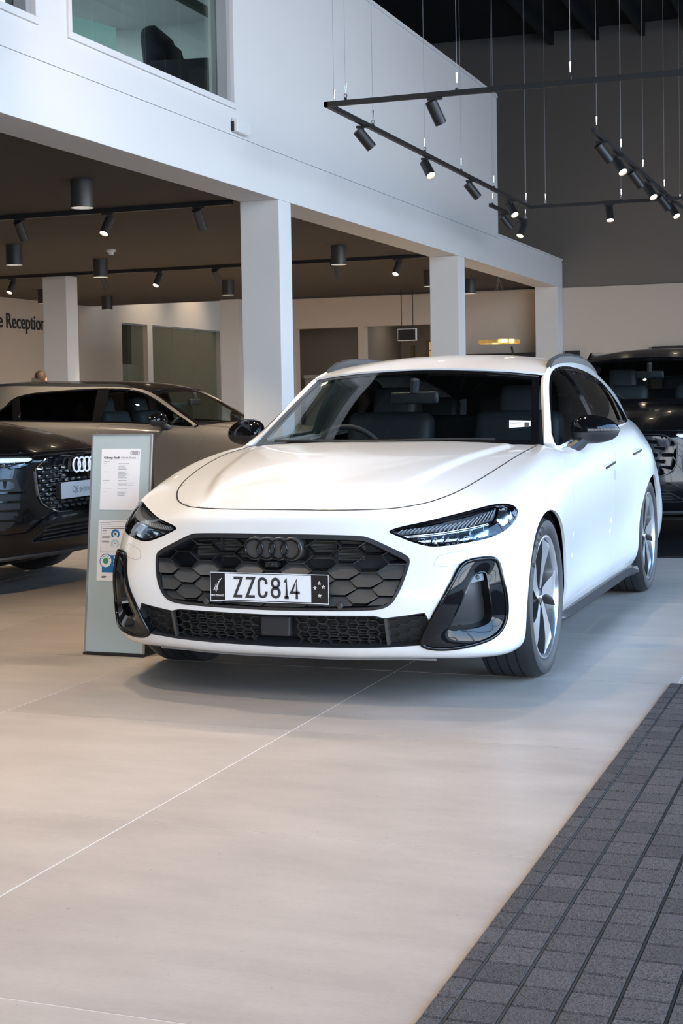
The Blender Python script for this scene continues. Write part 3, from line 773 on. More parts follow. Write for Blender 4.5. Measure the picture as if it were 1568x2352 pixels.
# ------------------------------------------------------------------ body net of the estate car (x right seen from its nose, y backwards, z up; origin under the front axle)
def hood_z(x, y):
    zc = np.interp(y, [-0.80, -0.62, -0.40, -0.1, 0.2, 0.55], [0.771, 0.832, 0.884, 0.935, 0.968, 0.988])
    zE = np.interp(y, [-0.60, -0.4, -0.2, 0, 0.3, 0.6, 0.8], [0.715, 0.772, 0.828, 0.876, 0.938, 0.968, 0.972])
    xE = np.interp(y, [-0.60, -0.4, 0, 0.3, 0.7], [0.74, 0.83, 0.86, 0.84, 0.80])
    return zc - (zc - zE) * (abs(x) / xE) ** 2.6
def H(x, y): return (x, y, float(hood_z(x, y)))
def net_estate():
    C = []
    C.append([(0,-.70,.178),(0,-.822,.195),(0,-.868,.29),(0,-.890,.39),(0,-.886,.50),(0,-.838,.683),(0,-.790,.771),H(0,-.46),H(0,0),H(0,.50)])
    C.append([(.28,-.70,.180),(.29,-.812,.195),(.30,-.858,.29),(.30,-.878,.39),(.30,-.873,.50),(.30,-.825,.675),(.30,-.768,.763),H(.28,-.43),H(.27,.02),H(.25,.51)])
    C.append([(.48,-.67,.182),(.49,-.782,.200),(.50,-.825,.29),(.51,-.845,.39),(.52,-.835,.50),(.51,-.770,.668),(.50,-.700,.750),H(.47,-.38),H(.44,.06),H(.43,.54)])
    C.append([(.63,-.60,.172),(.675,-.715,.196),(.705,-.757,.29),(.715,-.770,.39),(.718,-.757,.50),(.692,-.678,.658),(.672,-.585,.748),H(.605,-.29),H(.555,.13),H(.54,.57)])
    C.append([(.775,-.45,.158),(.835,-.55,.190),(.856,-.568,.28),(.863,-.574,.39),(.865,-.560,.50),(.858,-.498,.655),(.805,-.415,.778),H(.71,-.15),H(.65,.23),H(.63,.605)])
    C.append([(.835,-.30,.165),(.888,-.33,.205),(.910,-.345,.29),(.918,-.348,.39),(.919,-.335,.50),(.906,-.275,.658),(.860,-.215,.806),H(.78,.0),H(.715,.33),H(.68,.625)])
    C.append([(.85,0,.20),(.905,0,.25),(.922,0,.31),(.930,0,.40),(.932,0,.52),(.928,.0,.665),(.892,.0,.820),H(.83,.17),H(.76,.44),H(.715,.64)])
    C.append([(.84,.42,.185),(.885,.42,.24),(.905,.42,.31),(.908,.42,.40),(.910,.42,.52),(.915,.42,.67),(.905,.40,.83),(.865,.44,.918),H(.80,.55),H(.745,.655)])
    C.append([(.83,.90,.175),(.862,.90,.235),(.885,.90,.31),(.880,.90,.41),(.888,.90,.53),(.905,.90,.67),(.908,.88,.82),(.892,.86,.892),(.866,.84,.928),(.810,.72,.950)])
    C.append([(.83,1.45,.175),(.858,1.45,.235),(.880,1.45,.31),(.876,1.45,.42),(.885,1.45,.54),(.903,1.45,.68),(.910,1.45,.83),(.897,1.45,.92),(.877,1.45,.958),(.830,1.42,.984)])
    C.append([(.83,2.05,.175),(.860,2.05,.235),(.884,2.05,.31),(.880,2.05,.42),(.888,2.05,.54),(.905,2.05,.68),(.915,2.05,.84),(.903,2.05,.93),(.880,2.05,.98),(.832,2.03,1.008)])
    C.append([(.84,2.50,.185),(.878,2.50,.24),(.900,2.50,.31),(.905,2.50,.42),(.908,2.50,.54),(.920,2.50,.69),(.922,2.50,.85),(.905,2.50,.94),(.880,2.50,.995),(.825,2.46,1.025)])
    C.append([(.85,2.892,.20),(.905,2.892,.25),(.922,2.892,.32),(.930,2.892,.42),(.932,2.892,.54),(.932,2.892,.69),(.926,2.892,.85),(.868,2.892,.95),(.822,2.892,1.01),(.785,2.86,1.042)])
    C.append([(.84,3.30,.20),(.885,3.30,.26),(.898,3.30,.33),(.904,3.30,.43),(.903,3.30,.55),(.893,3.30,.70),(.858,3.30,.85),(.805,3.30,.95),(.75,3.30,1.02),(.705,3.26,1.060)])
    C.append([(.74,3.66,.20),(.80,3.68,.26),(.83,3.70,.33),(.845,3.71,.43),(.838,3.70,.55),(.812,3.68,.70),(.772,3.65,.85),(.725,3.62,.95),(.68,3.58,1.02),(.62,3.53,1.065)])
    C.append([(.45,3.84,.20),(.48,3.88,.26),(.50,3.90,.33),(.50,3.92,.43),(.50,3.92,.55),(.50,3.91,.70),(.48,3.87,.85),(.46,3.82,.95),(.45,3.77,1.02),(.44,3.70,1.065)])
    C.append([(0,3.88,.20),(0,3.92,.26),(0,3.945,.33),(0,3.955,.43),(0,3.955,.55),(0,3.94,.70),(0,3.90,.85),(0,3.85,.95),(0,3.80,1.02),(0,3.73,1.065)])
    return np.array(C)
# ------------------------------------------------------------------ greenhouse net of the estate car
GH_B = [(.808,.67,.946),(.822,1.05,.966),(.829,1.40,.984),(.831,1.72,.999),(.832,2.06,1.009),(.825,2.46,1.025),(.785,2.86,1.042),(.705,3.26,1.060),(.622,3.53,1.066)]
GH_R = [(.752,.66,.978),(.690,.955,1.155),(.630,1.25,1.318),(.622,1.60,1.372),(.617,2.05,1.386),(.604,2.45,1.378),(.583,2.85,1.350),(.558,3.25,1.290),(.535,3.55,1.205)]
GH_CR = [0, 0, .037, .052, .058, .058, .053, .048, .042]
QSC = np.array([0.40, 0.13])
def idm(P): return np.asarray(P, float)
def mpts(L, mapf): return mapf(np.array(L, float))
class Green:
    def __init__(g, mapf=idm):
        B, R = np.array(GH_B), np.array(GH_R); rows = []
        for t, bl in ((0, 0), (1/3, .020), (2/3, .022), (1, 0)):
            rows.append(B * (1 - t) + R * t + np.array([.88, 0, .45]) * bl)
        g.Q = Surf(mapf(np.stack(rows, 1)), mirror=False)                     # right-hand side, u along, v belt->roof
        a = np.linspace(-1, 1, 11); rf = []
        for k in range(2, 9):
            bow = .09 if k == 2 else (.03 if k == 3 else (-.08 if k == 8 else 0))
            rf.append(np.stack([a * R[k, 0], R[k, 1] - bow * (1 - a**2), R[k, 2] + GH_CR[k] * (1 - np.abs(a)**2.4)], -1))
        g.R = Surf(mapf(np.stack(rf, 1)), mirror=False)                       # roof: u across, v back
        b0 = np.stack([a * .735, .46 + .19 * a**2, .985 - .012 * a**2], -1); b1 = np.stack([a * .603, 1.150 + .090 * a**2, 1.350 - .040 * a**2], -1)
        ws = []
        for t, bl in ((0, 0), (1/3, .018), (2/3, .020), (1, 0)):
            ws.append(b0 * (1 - t) + b1 * t + np.array([0, -.5, .85]) * bl * (1 - .5 * a**2)[:, None])
        g.W = Surf(mapf(np.stack(ws, 1)), mirror=False)                       # windscreen: u across, v up
        t0 = np.stack([a * .535, 3.55 + .08 * (1 - a**2), 1.205 + .042 * (1 - np.abs(a)**2.4)], -1); t1 = np.stack([a * .622, 3.53 + .20 * (1 - a**2), 1.066 + 0 * a], -1)
        g.T = Surf(mapf(np.stack([t0, (t0 * 2 + t1) / 3 + [0, .02, .0], (t0 + t1 * 2) / 3 + [0, .02, 0], t1], 1)), mirror=False)
def flipx(P, F):
    P = np.array(P); P[:, 0] *= -1; return P, [tuple(reversed(f)) for f in F]
def both(name, S, poly, mat, root, SC, **k):
    P, F = trim(S, poly, SC=SC, **k)
    r = link(name, mesh_from(name, P, F, mat, True), root)
    P2, F2 = flipx(P, F)
    l = link(name, mesh_from(name, P2, F2, mat, True), root)
    return r, l
RECT = lambda a, b, c, d: np.array([(a, c), (b, c), (b, d), (a, d)], float)

# windows on the flank in (u,v) of the side net, measured once on the white car
def build_greenhouse(root, G, paint, roofpaint, dlo, h=0.04, rear_glass=None, chrome=True):
    Q = G.Q; rear_glass = rear_glass or M_priv
    # painted frame round the windows
    both('window_surround', Q, RECT(0, 8, 0, 3), paint, root, QSC, holes=[dlo], h=h, rim=0.02)
    D = ccw(dlo) * QSC
    inner = offset_poly(densify(D, 0.03), 0.016) / QSC
    both('window_trim', Q, dlo, M_gloss, root, QSC, holes=[inner], h=h * .6, off=0.002, rim=0.012)
    # glass split by the black pillars
    def clip_u(P, lo, hi):
        for s_, v_ in ((1, lo), (-1, hi)):
            out = []
            for i in range(len(P)):
                a, b = P[i - 1], P[i]; da, db = (a[0] - v_) * s_, (b[0] - v_) * s_
                if (da >= 0) != (db >= 0): out.append(a + (b - a) * da / (da - db))
                if db >= 0: out.append(b)
            P = np.array(out)
        return P
    def slant(P, k): P = P.copy(); P[:, 0] = P[:, 0] + k * P[:, 1]; return P
    k_ = -0.10
    I = slant(inner, k_)
    cuts = [(-1, 2.93, M_sideg), (3.10, 5.05, rear_glass), (5.16, 9, rear_glass)]
    for lo, hi, gm in cuts:
        p = clip_u(I, lo, hi)
        if len(p) > 2: both('side_window', Q, slant(p, -k_), gm, root, QSC, h=h, off=-0.012, rim=0.0)
    for lo, hi in ((2.88, 3.15), (5.01, 5.20)):
        p = clip_u(slant(dlo, k_), lo, hi); both('pillar', Q, slant(p, -k_), M_gloss, root, QSC, h=h * .6, off=-0.002, rim=0.02)
    # roof, headliner, windscreen, rear window
    RS = np.array([0.12, 0.38])
    P, F = trim(G.R, RECT(0, 10, 0, 6), SC=RS, h=h * 1.2, rim=0.01); link('roof', mesh_from('roof', P, F, roofpaint, True), root)
    P, F = trim(G.R, RECT(0.3, 9.7, 0.15, 6), SC=RS, h=h * 1.6, off=-0.03, rim=0); link('headliner', mesh_from('headliner', P, F, M_headl, True), root)
    WSC = np.array([0.14, 0.23])
    edge = RECT(0, 10, 0, 3); glass = RECT(0.26, 9.74, 0.20, 2.84)
    P, F = trim(G.W, edge, holes=[glass], SC=WSC, h=h, rim=0.015, off=-0.003); link('windscreen_trim', mesh_from('windscreen_trim', P, F, M_gloss, True), root)
    P, F = trim(G.W, glass, SC=WSC, h=h, rim=0, off=-0.004); link('windscreen', mesh_from('windscreen', P, F, M_ws, True), root)
    P, F = trim(G.T, RECT(0, 10, 0, 3), SC=np.array([.11, .06]), h=h, rim=0); link('rear_window', mesh_from('rear_window', P, F, M_priv, True), root)

# ------------------------------------------------------------------ wheels
WHEEL_ME = {}
def spoke_poly(n=14):
    L, Rr = [], []
    for t in np.linspace(0, 1, n):
        r = .040 + (.252 - .040) * t
        th = .42 * (t - .25) * (1 - .25 * t)
        wl = (.017 + .026 * t + .036 * t**2.5); wr = (.017 + .040 * t**1.1 + .024 * t**3)
        L.append((r, th + wl / r if r > 0 else 0)); Rr.append((r, th - wr / r))
    return L, Rr
def wheel_meshes(R=.343, rim=.262, w=.235):
    key = (R, rim)
    if key in WHEEL_ME: return WHEEL_ME[key]
    out = {}; k = rim / .262
    def get(o): me = o.data; bpy.data.objects.remove(o); return me
    # tyre: outer face towards +x, x=0 at the outer rim plane
    sh = R - rim
    prof = [(rim - .006, -.012), (rim + .004, -.002), (rim + sh * .25, .010), (rim + sh * .55, .014), (rim + sh * .80, .008), (R - .008, -.008), (R - .002, -.022)]
    xs = np.linspace(-.03, -w + .03, 5)
    for i, x in enumerate(xs):
        prof += [(R, x + .003 if i else x)]
        if i < 4: 
            x2 = xs[i + 1]; prof += [(R, x2 + .012), (R - .007, x2 + .010), (R - .007, x2 + .005)]
    prof += [(R - .004, -w + .018), (rim + sh * .6, -w + .002), (rim + .004, -w + .016), (rim - .008, -w + .03)]
    out['tyre'] = get(MB().lathe(prof, 96, 'x').build('tyre', M_rubber, None, smooth=True, auto=0.7))
    out['rim'] = get(MB().lathe([(rim + .003, -.004), (rim + .002, .002), (rim - .006, .003), (rim - .012, -.004), (rim - .016, -.02), (rim - .03, -.09), (rim - .035, -w + .05), (rim - .005, -w + .03)], 72, 'x').build('rim', M_alloy, None, smooth=True, auto=0.5))
    L, Rr = spoke_poly()
    def face_x(r): return -.004 - .020 * max(0, 1 - (r / .19)) - .004 * (r / .25)
    body = MB(); face = MB(); n = len(L)
    for (mb, x0, x1, ins) in ((body, -.0015, -.05, 0), (face, 0.0, -.0015, .0)):
        V = []
        for (ra, ta), (rb, tb) in zip(L, Rr):
            ra2, rb2 = ra * k, rb * k
            V += [(face_x(ra) + x0, ra2 * math.sin(ta), ra2 * math.cos(ta)), (face_x(rb) + x0, rb2 * math.sin(tb), rb2 * math.cos(tb)),
                  (face_x(ra) + x1, ra2 * math.sin(ta), ra2 * math.cos(ta)), (face_x(rb) + x1, rb2 * math.sin(tb), rb2 * math.cos(tb))]
        F = []
        for i in range(n - 1):
            a, b = 4 * i, 4 * (i + 1)
            F += [(a, a + 1, b + 1, b), (a + 2, b + 2, b + 3, a + 3), (a, b, b + 2, a + 2), (a + 1, a + 3, b + 3, b + 1)]
        F += [(0, 2, 3, 1), (4 * n - 4, 4 * n - 3, 4 * n - 1, 4 * n - 2)]
        mb.add(V, F)
    out['spoke'] = get(body.build('spoke', M_alloyd, None)); out['spoke_face'] = get(face.build('spoke_face', M_alloy, None))
    out['hub_cap'] = get(MB().lathe([(0, -.020), (.026, -.020), (.031, -.023), (.034, -.035), (.05, -.05)], 28, 'x').build('hub_cap', M_alloyd, None, smooth=True, auto=.5))
    rg = MB()
    for i in range(4):
        rg.tube([(-.0190, (i - 1.5) * .0105 + .0075 * math.cos(q), .0075 * math.sin(q)) for q in np.linspace(0, 2 * PI, 15)[:-1]], .0013, 5, closed=True)
    out['hub_emblem'] = get(rg.build('hub_emblem', M_chrome, None))
    out['brake_disc'] = get(MB().lathe([(.07, -.075), (.185, -.075), (.185, -.105), (.07, -.105)], 48, 'x').build('brake_disc', M_disc, None))
    cal = MB()
    pol = [(r * math.cos(t), r * math.sin(t)) for r, t in [(.13, 2.4), (.13, 2.8), (.13, 3.2), (.205, 3.2), (.21, 2.8), (.205, 2.4)]]
    cal.prism(pol, lambda a, b, d: (d, a, b), -.06, -.12)
    out['brake_caliper'] = get(cal.build('brake_caliper', M_dark, None, bevel=.006))
    WHEEL_ME[key] = out
    return out
def add_wheel(root, x, y, R, rimr, phase=0.0, detail=True):
    ms = wheel_meshes(R, rimr)
    s_ = 1 if x > 0 else -1
    w = link('wheel', ms['rim'], root); w.location = (x, y, R); w.rotation_euler = (0, 0, 0 if s_ > 0 else PI)
    def sub(n, rot=0):
        o = link(n, ms[n], w); o.rotation_euler = (rot, 0, 0); return o
    sub('tyre')
    if detail:
        for i in range(5):
            sub('spoke', phase + 2 * PI * i / 5); sub('spoke_face', phase + 2 * PI * i / 5)
        sub('hub_cap'); sub('hub_emblem'); sub('brake_disc'); sub('brake_caliper')
    return w

# ------------------------------------------------------------------ door mirrors
def add_mirror(root, side, mapf=idm, capmat=None):
    tt = [0, .03, .12, .3, .5, .7, .85, .95, 1.0]
    fy = [.0, .50, .78, .96, 1.0, .92, .72, .42, .02]; fu = [.0, .60, .86, 1.0, 1.0, .86, .62, .34, .02]; fd = [.0, .62, .90, 1.0, .96, .86, .68, .42, .02]
    nA = 28; up, dn = MB(), MB()
    for mb, a0, a1 in ((up, -.12, PI + .12), (dn, PI + .12, 2 * PI - .12)):
        V = []
        for t, y_, u_, d_ in zip(tt, fy, fu, fd):
            for q in np.linspace(a0, a1, nA):
                cz = math.sin(q); z = 1.030 + (.077 * u_ * cz if cz > 0 else .066 * d_ * cz)
                cx = math.cos(q); y = .985 + .05 * t - (.075 if cx > 0 else .045) * y_ * np.sign(cx) * abs(cx) ** .8
                V.append((side * (.818 + .230 * t), y, z))
        V = mapf(np.array(V)); F = []
        m = len(tt)
        for i in range(m - 1):
            for j in range(nA - 1): F.append((i*nA + j, i*nA + j + 1, (i+1)*nA + j + 1, (i+1)*nA + j))
        mb.add(V, F)
    cap = up.build('mirror_cap', capmat or M_gloss, root, smooth=True)
    dn.build('mirror_housing', M_satin, cap, smooth=True)
    st = mapf(np.array([(side * .80, .90, .925), (side * .835, .925, .945), (side * .868, .955, .972), (side * .890, .975, .995)]))
    MB().tube(st, [.034, .032, .030, .026], 10).build('mirror_foot', M_satin, cap, smooth=True, auto=.6)
    gl = mapf(np.array([(side * (.85 + .17 * a), 1.028 + .02 * a, 1.035 + b) for a, b in ((0, -.035), (1, -.022), (1, .03), (.5, .052), (0, .045))]))
    MB().add(gl, [(0, 1, 2, 3, 4)]).build('mirror_glass', M_chrome, cap)
    return cap

# ------------------------------------------------------------------ cabin
def rbox(name, c, d, mat, root, mapf=idm, rx=0.0, r=.04):
    m = MB().box((-d[0]/2, -d[1]/2, -d[2]/2), (d[0]/2, d[1]/2, d[2]/2))
    bm = bmesh.new(); vs_ = [bm.verts.new(p) for p in m.v]
    for f in m.f: bm.faces.new([vs_[i] for i in f])
    bmesh.ops.recalc_face_normals(bm, faces=bm.faces)
    bmesh.ops.bevel(bm, geom=list(bm.edges), offset=min(r, min(d) * .45), segments=3, affect='EDGES', profile=.6)
    M_ = Matrix.Translation(c) @ Matrix.Rotation(rx, 4, 'X')
    bmesh.ops.transform(bm, matrix=M_, verts=bm.verts)
    P = mapf(np.array([v.co[:] for v in bm.verts]))
    for v, p in zip(bm.verts, P): v.co = p
    me = bpy.data.meshes.new(name); bm.to_mesh(me); bm.free(); me.materials.append(mat)
    me.polygons.foreach_set('use_smooth', [True] * len(me.polygons)); me.set_sharp_from_angle(angle=.9)
    return link(name, me, root)
def add_cabin(root, mapf=idm, seat=None, wheel_side=-1):
    seat = seat or M_seat
    d = MB(); V = []
    xs = np.linspace(-.70, .70, 9); pr = [(.56, .955), (.72, .962), (.86, .955), (.93, .925), (.95, .86), (.93, .70), (.80, .45)]
    for (y, z) in pr:
        for x in xs: V.append((x, y + .03 * (x / .7) ** 2, z + (.018 if .3 < wheel_side * x < .45 and .7 < y < .94 else 0)))
    F = [(i*9 + j, i*9 + j + 1, (i+1)*9 + j + 1, (i+1)*9 + j) for i in range(len(pr) - 1) for j in range(8)]
    d.add(mapf(np.array(V)), F).build('dashboard', M_int, root, smooth=True)
    c = Vector((wheel_side * .37, 1.10, .90)); ax = Vector((0, .88, .47)).normalized(); a = Vector((1, 0, 0)); b = ax.cross(a)
    ring = mapf(np.array([c + (a * math.cos(q) + b * math.sin(q)) * .182 for q in np.linspace(0, 2 * PI, 33)[:-1]]))
    sw = MB().tube(ring, .015, 8, closed=True).build('steering_wheel', M_int, root, smooth=True)
    hubp = mapf(np.array([c + a * s * .06 + b * t * .05 + ax * u for s, t, u in ((-1,-1,-.02),(1,-1,-.02),(1,1,-.02),(-1,1,-.02),(-1,-1,.02),(1,-1,.02),(1,1,.02),(-1,1,.02))]))
    MB().hexa(hubp).build('wheel_hub', M_int, sw)
    for s in (-1, 1):
        MB().tube(mapf(np.array([c + a * s * .05, c + a * s * .18])), .012, 6).build('wheel_spoke', M_int, sw)
    for x in (-.37, .37):
        b_ = rbox('seat', (x, 1.72, .82), (.50, .16, .62), seat, root, mapf, rx=-.25, r=.07)
        rbox('headrest', (x, 1.86, 1.17), (.26, .11, .19), seat, b_, mapf, rx=-.18, r=.045)
        rbox('seat_base', (x, 1.45, .48), (.50, .52, .18), seat, b_, mapf, r=.06)
        for s in (-1, 1): MB().tube(mapf(np.array([(x + s * .06, 1.835, 1.06), (x + s * .06, 1.85, 1.12)])), .007, 6).build('headrest_post', M_alu, b_)
    rs = rbox('rear_seat', (0, 2.62, .82), (1.25, .18, .55), seat, root, mapf, rx=-.3, r=.07)
    for x in (-.36, 0, .36): rbox('headrest', (x, 2.74, 1.13), (.24, .10, .15), seat, rs, mapf, rx=-.2, r=.04)
    rbox('cabin_floor', (0, 1.7, .30), (1.4, 2.6, .10), M_int, root, mapf)
    rbox('parcel_shelf', (0, 3.15, .92), (1.15, .75, .04), M_int, root, mapf, r=.015)
    mr = rbox('rear_view_mirror', (0.0, 1.04, 1.205), (.250, .035, .064), M_satin, root, mapf, rx=.12, r=.014)
    g = mapf(np.array([(-.112, 1.064, 1.177), (.112, 1.064, 1.177), (.112, 1.059, 1.23), (-.112, 1.059, 1.23)]))
    MB().add(g, [(0, 3, 2, 1)]).build('mirror_glass', M_chrome, mr)
    MB().tube(mapf(np.array([(.0, 1.03, 1.225), (.0, 1.05, 1.30)])), .024, 8).build('mirror_stalk', M_int, mr)
    return sw

# ------------------------------------------------------------------ body shell
def yz_uv(S, pts, ulo=4.2, uhi=15): return find_uv(S, lambda P: P[..., 1:3], pts, ulo, uhi)
def arch_arc(S, yc, R, zc, mapf_r, a0, a1, n=40, ulo=4.2, uhi=15):
    pts = [(yc - math.cos(t) * R * 1.055, zc + math.sin(t) * R * .985) for t in np.linspace(a0, a1, n)]
    return yz_uv(S, pts, ulo, uhi)
def chain(*ps): return np.concatenate([np.asarray(p, float).reshape(-1, 2) for p in ps])
def curve_u(P, v):  # u of polyline P at given v
    P = np.asarray(P); o = np.argsort(P[:, 1]); return np.interp(v, P[o, 1], P[o, 0])
def build_body(root, S, paint, ft, h=0.03, wb=2.892, R=.343, ra=.378, ridge=True, lower=None, mapf=idm, wx=1.0):
    """ft: dict of uv outlines: hood (right half, centre->cowl), holes (list, right half or symmetric), seam (fender/bumper), door_f"""
    lower = lower or paint
    def yzm(L): return mapf(np.array([(.9, a, b) for a, b in L]))[:, 1:3]
    hood = ft['hood']; hl = chain(hood, [(hood[-1][0], S.M)])
    hoodpoly = chain(mirror_uv(hood), hood[1:], [(hood[-1][0], 9.0)], [(-hood[-1][0], 9.0)]) if hood[-1][1] < 8.99 else chain(mirror_uv(hood), hood[1:])
    # dome creases on the bonnet
    fn = None
    if ridge:
        rp = S(ft['ridge'][:, 0], ft['ridge'][:, 1]); o = np.argsort(rp[:, 1]); ry, rx = rp[o, 1], rp[o, 0]
        def fn(P, N, uv):
            xr = np.interp(P[:, 1], ry, rx); t = np.clip((xr - np.abs(P[:, 0])) / .055 + .5, 0, 1); t = t * t * (3 - 2 * t)
            f = np.clip((P[:, 1] - ry[0] + .02) / .18, 0, 1) * np.clip((0.60 - P[:, 1]) / .10, 0, 1); f = f * f * (3 - 2 * f)
            return P + N * (.013 * t * f)[:, None]
    trim_obj('bonnet', S, hoodpoly, paint, root, h=h * .8, gap=.0048, rim=.02, fn=fn, SC=np.array([.24, .26]))
    fa = arch_arc(S, 0, ra, R, None, math.radians(-26), math.radians(206), ulo=4.2, uhi=8.6)
    rr = arch_arc(S, wb, ra, R, None, math.radians(-26), math.radians(206), ulo=9.6, uhi=14.6)
    seam = ft['seam']       # from the arch up to the bonnet line
    d0 = np.hypot((fa[:, 0] - seam[0][0]) * SU, (fa[:, 1] - seam[0][1]) * SV); k = int(np.argmin(d0))
    j = int(np.argmin(np.hypot((hood[:, 0] - seam[-1][0]) * SU, (hood[:, 1] - seam[-1][1]) * SV)))
    # front bumper with nose band
    right = chain([(0, 0)], [(fa[0][0], 0)], fa[:k + 1], seam[1:-1], hood[:j + 1][::-1])
    poly = chain(right, mirror_uv(right)[1:-1])
    trim_obj('front_bumper', S, poly, paint, root, holes=ft['holes'], h=h * .8, rim=.014, SC=np.array([.27, .20]))
    band(S, chain(mirror_uv(hood), hood[1:]), .0046, M_dark, 'bonnet_gap_line', root, off=.0018, h=.015)  # dark strip laid over the bonnet gap to paint its shade
    # front wings
    df = ft['door_f']        # door front edge, top->bottom
    VS = 1.15                # top of the sill
    ub = curve_u(df, VS)
    rear_b = [(ub, VS), (fa[-1][0] + .15, VS * .6), (fa[-1][0], 0)]
    wing = chain(fa[k:], [(fa[-1][0], 0)], [(fa[-1][0] + .12, VS * .5)], [(ub, VS)], df[::-1], [(df[0][0], 9.0)], [(hood[-1][0], 9.0)], hood[j:][::-1], seam[1:-1][::-1])
    dm = yz_uv(S, yzm([(1.665, .99), (1.69, .9), (1.71, .8), (1.72, .65), (1.72, .5), (1.715, .38), (1.70, .30)]), 7, 12)
    dr = yz_uv(S, yzm([(2.44, 1.015), (2.56, .95), (2.62, .86), (2.60, .76), (2.52, .68), (2.455, .58), (2.43, .46), (2.41, .34), (2.40, .28)]), 8.5, 13)
    um, ur = curve_u(dm, VS), curve_u(dr, VS)
    sillp = chain([(fa[-1][0], 0)], [(rr[0][0], 0)], rr[:1], [(ur, VS)], [(ub, VS)], [(fa[-1][0] + .12, VS * .5)])
    dmt = dm[dm[:, 1] > VS]; drt = dr[dr[:, 1] > VS]; dft = df[df[:, 1] > VS]
    doorf = chain([(df[0][0], 9.0)], dft, [(ub, VS)], [(um, VS)], dmt[::-1], [(dm[0][0], 9.0)])
    doorr = chain([(dm[0][0], 9.0)], dmt, [(um, VS)], [(ur, VS)], drt[::-1], [(dr[0][0], 9.0)])
    quarter = chain([(dr[0][0], 9.0)], drt, [(ur, VS)], rr, [(rr[-1][0], 0)], [(16, 0)], [(16, 9)])
    for s in (1, -1):
        f = (lambda p: p) if s > 0 else mirror_uv
        for ln in (chain([(df[0][0], 8.9)], dft, [(ub, VS)]), chain([(dm[0][0], 8.9)], dmt, [(um, VS)]), chain([(dr[0][0], 8.9)], drt, [(ur, VS)]), np.array([(ub, VS), (ur, VS)])):
            band(S, f(ln), .012, pmat('gap_shade_grey', (.22, .22, .23), .7), 'door_gap_line', root, off=-.0035, h=.03)  # grey strips in the door gaps, their tone standing in for shade
        trim_obj('front_wing', S, f(wing), paint, root, h=h, rim=.012, SC=np.array([.27, .20]))
        trim_obj('front_door', S, f(doorf), paint, root, h=h, rim=.02, gap=.0016)
        trim_obj('rear_door', S, f(doorr), paint, root, h=h, rim=.02, gap=.0016)
        trim_obj('rear_quarter', S, f(quarter), paint, root, h=h * 1.2, rim=.012)
        trim_obj('sill', S, f(sillp), lower, root, h=h, rim=.02)
        for (yc, nm) in ((0, 'wheel_arch_liner'), (wb, 'wheel_arch_liner')):
            L = MB(); prof = [(ra + .004, .885), (ra + .012, .80), (ra + .012, .50), (.10, .50)]
            base = [(yc - math.cos(t) * r_ * 1.055, R + math.sin(t) * r_ * .99, x_) for (r_, x_) in prof for t in np.linspace(math.radians(-20), math.radians(200), 30)]
            V = [(s * x_ * wx, y_, z_) for (y_, z_, x_) in base]
            F = [(a * 30 + b, a * 30 + b + 1, (a + 1) * 30 + b + 1, (a + 1) * 30 + b) for a in range(3) for b in range(29)]
            L.add(V, F).build(nm, M_dark, root, smooth=True)
    # dark structure under the panels closes the joints
    inn = chain([(-16, 0.3), (-3.6, .3), (3.6, .3), (16, .3), (16, 8.95), (-16, 8.95)])
    archh = [chain(a_, [(a_[-1][0], .05), (a_[0][0], .05)]) for a_ in (fa, rr)]
    hh = list(ft['holes'])
    for a_ in archh:
        a_ = np.array([(p[0], max(p[1], .32)) for p in a_]); hh += [a_, mirror_uv(a_)]
    P, F = trim(S, inn, hh, h=.07, off=-.016, rim=0)
    link('under_structure', mesh_from('under_structure', P, F, M_dark, True), root)
    bot = MB().box((-.55, -.60, .185), (.55, -.45, .19)).box((-.55, -.45, .15), (.55, 3.7, .17)).box((-.80, .42, .15), (.80, 2.42, .17)).box((-.72, 3.35, .18), (.72, 3.7, .2))
    bot.build('underbody', M_dark, root)
    return fa, rr
# ================================================================== THE WHITE ESTATE CAR
S = Surf(net_estate())
GW = Green()
def px_uv(pts, lo=-0.5, hi=9, vlo=0, vhi=9): return find_uv(S, proj, pts, lo, hi, vlo, vhi, True)
def px_q(pts): return find_uv(GW.Q, proj, pts, 0, 8, 0, 3, True)
FT = {}
hood_px = [(640,1171),(720,1172),(800,1172),(870,1170),(905,1168),(945,1162),(980,1155),(1020,1142),(1060,1125),(1090,1108),(1120,1090),(1150,1071),(1180,1052),(1210,1035),(1236,1021)]
hd = px_uv(hood_px); hd[0] = (0, hd[0][1])
hd = np.array([(0, hd[1][1] - .012)] + [tuple(p) for p in hd[1:]])
hd = smooth_poly(hd, 2, closed=False); hd[-1] = (hd[-1][0], 9.0)
FT['hood'] = hd
FT['ridge'] = px_uv([(850,1156),(883,1143.6),(930,1121),(978,1097.6),(1032,1072),(1074,1055),(1110,1044),(1160,1030)])
HL = smooth_poly(px_uv([(884,1219.5),(956,1202),(1033,1182),(1109,1163),(1150,1155.5),(1180,1160),(1191.5,1174),(1186,1191),(1163,1216),(1128,1235),(1071,1247),(1013,1255.5),(983,1256),(941,1244),(910,1231)]), 2)
def half_to_full(P):
    """right-half outline running from the centre line to the centre line -> closed symmetric outline"""
    P = np.asarray(P, float).copy(); P[0, 0] = 0; P[-1, 0] = 0
    return chain(P, mirror_uv(P)[1:-1])
gr_h = px_uv([(640,1227),(765,1228.5),(826,1230.5),(845,1234),(895,1257),(934,1275),(943,1287),(933,1319),(914,1365),(899,1388),(880,1398.5),(850,1402.5),(765,1404),(640,1402)])
GRILLE = half_to_full(np.concatenate([gr_h[:1], smooth_poly(gr_h, 2, closed=False)[1:-1], gr_h[-1:]]))
lo_h = px_uv([(640,1412.5),(803,1414.5),(858,1414.5),(882,1420),(930,1414),(975,1407)])
lo_h2 = px_uv([(968,1482),(895,1487),(640,1485)])
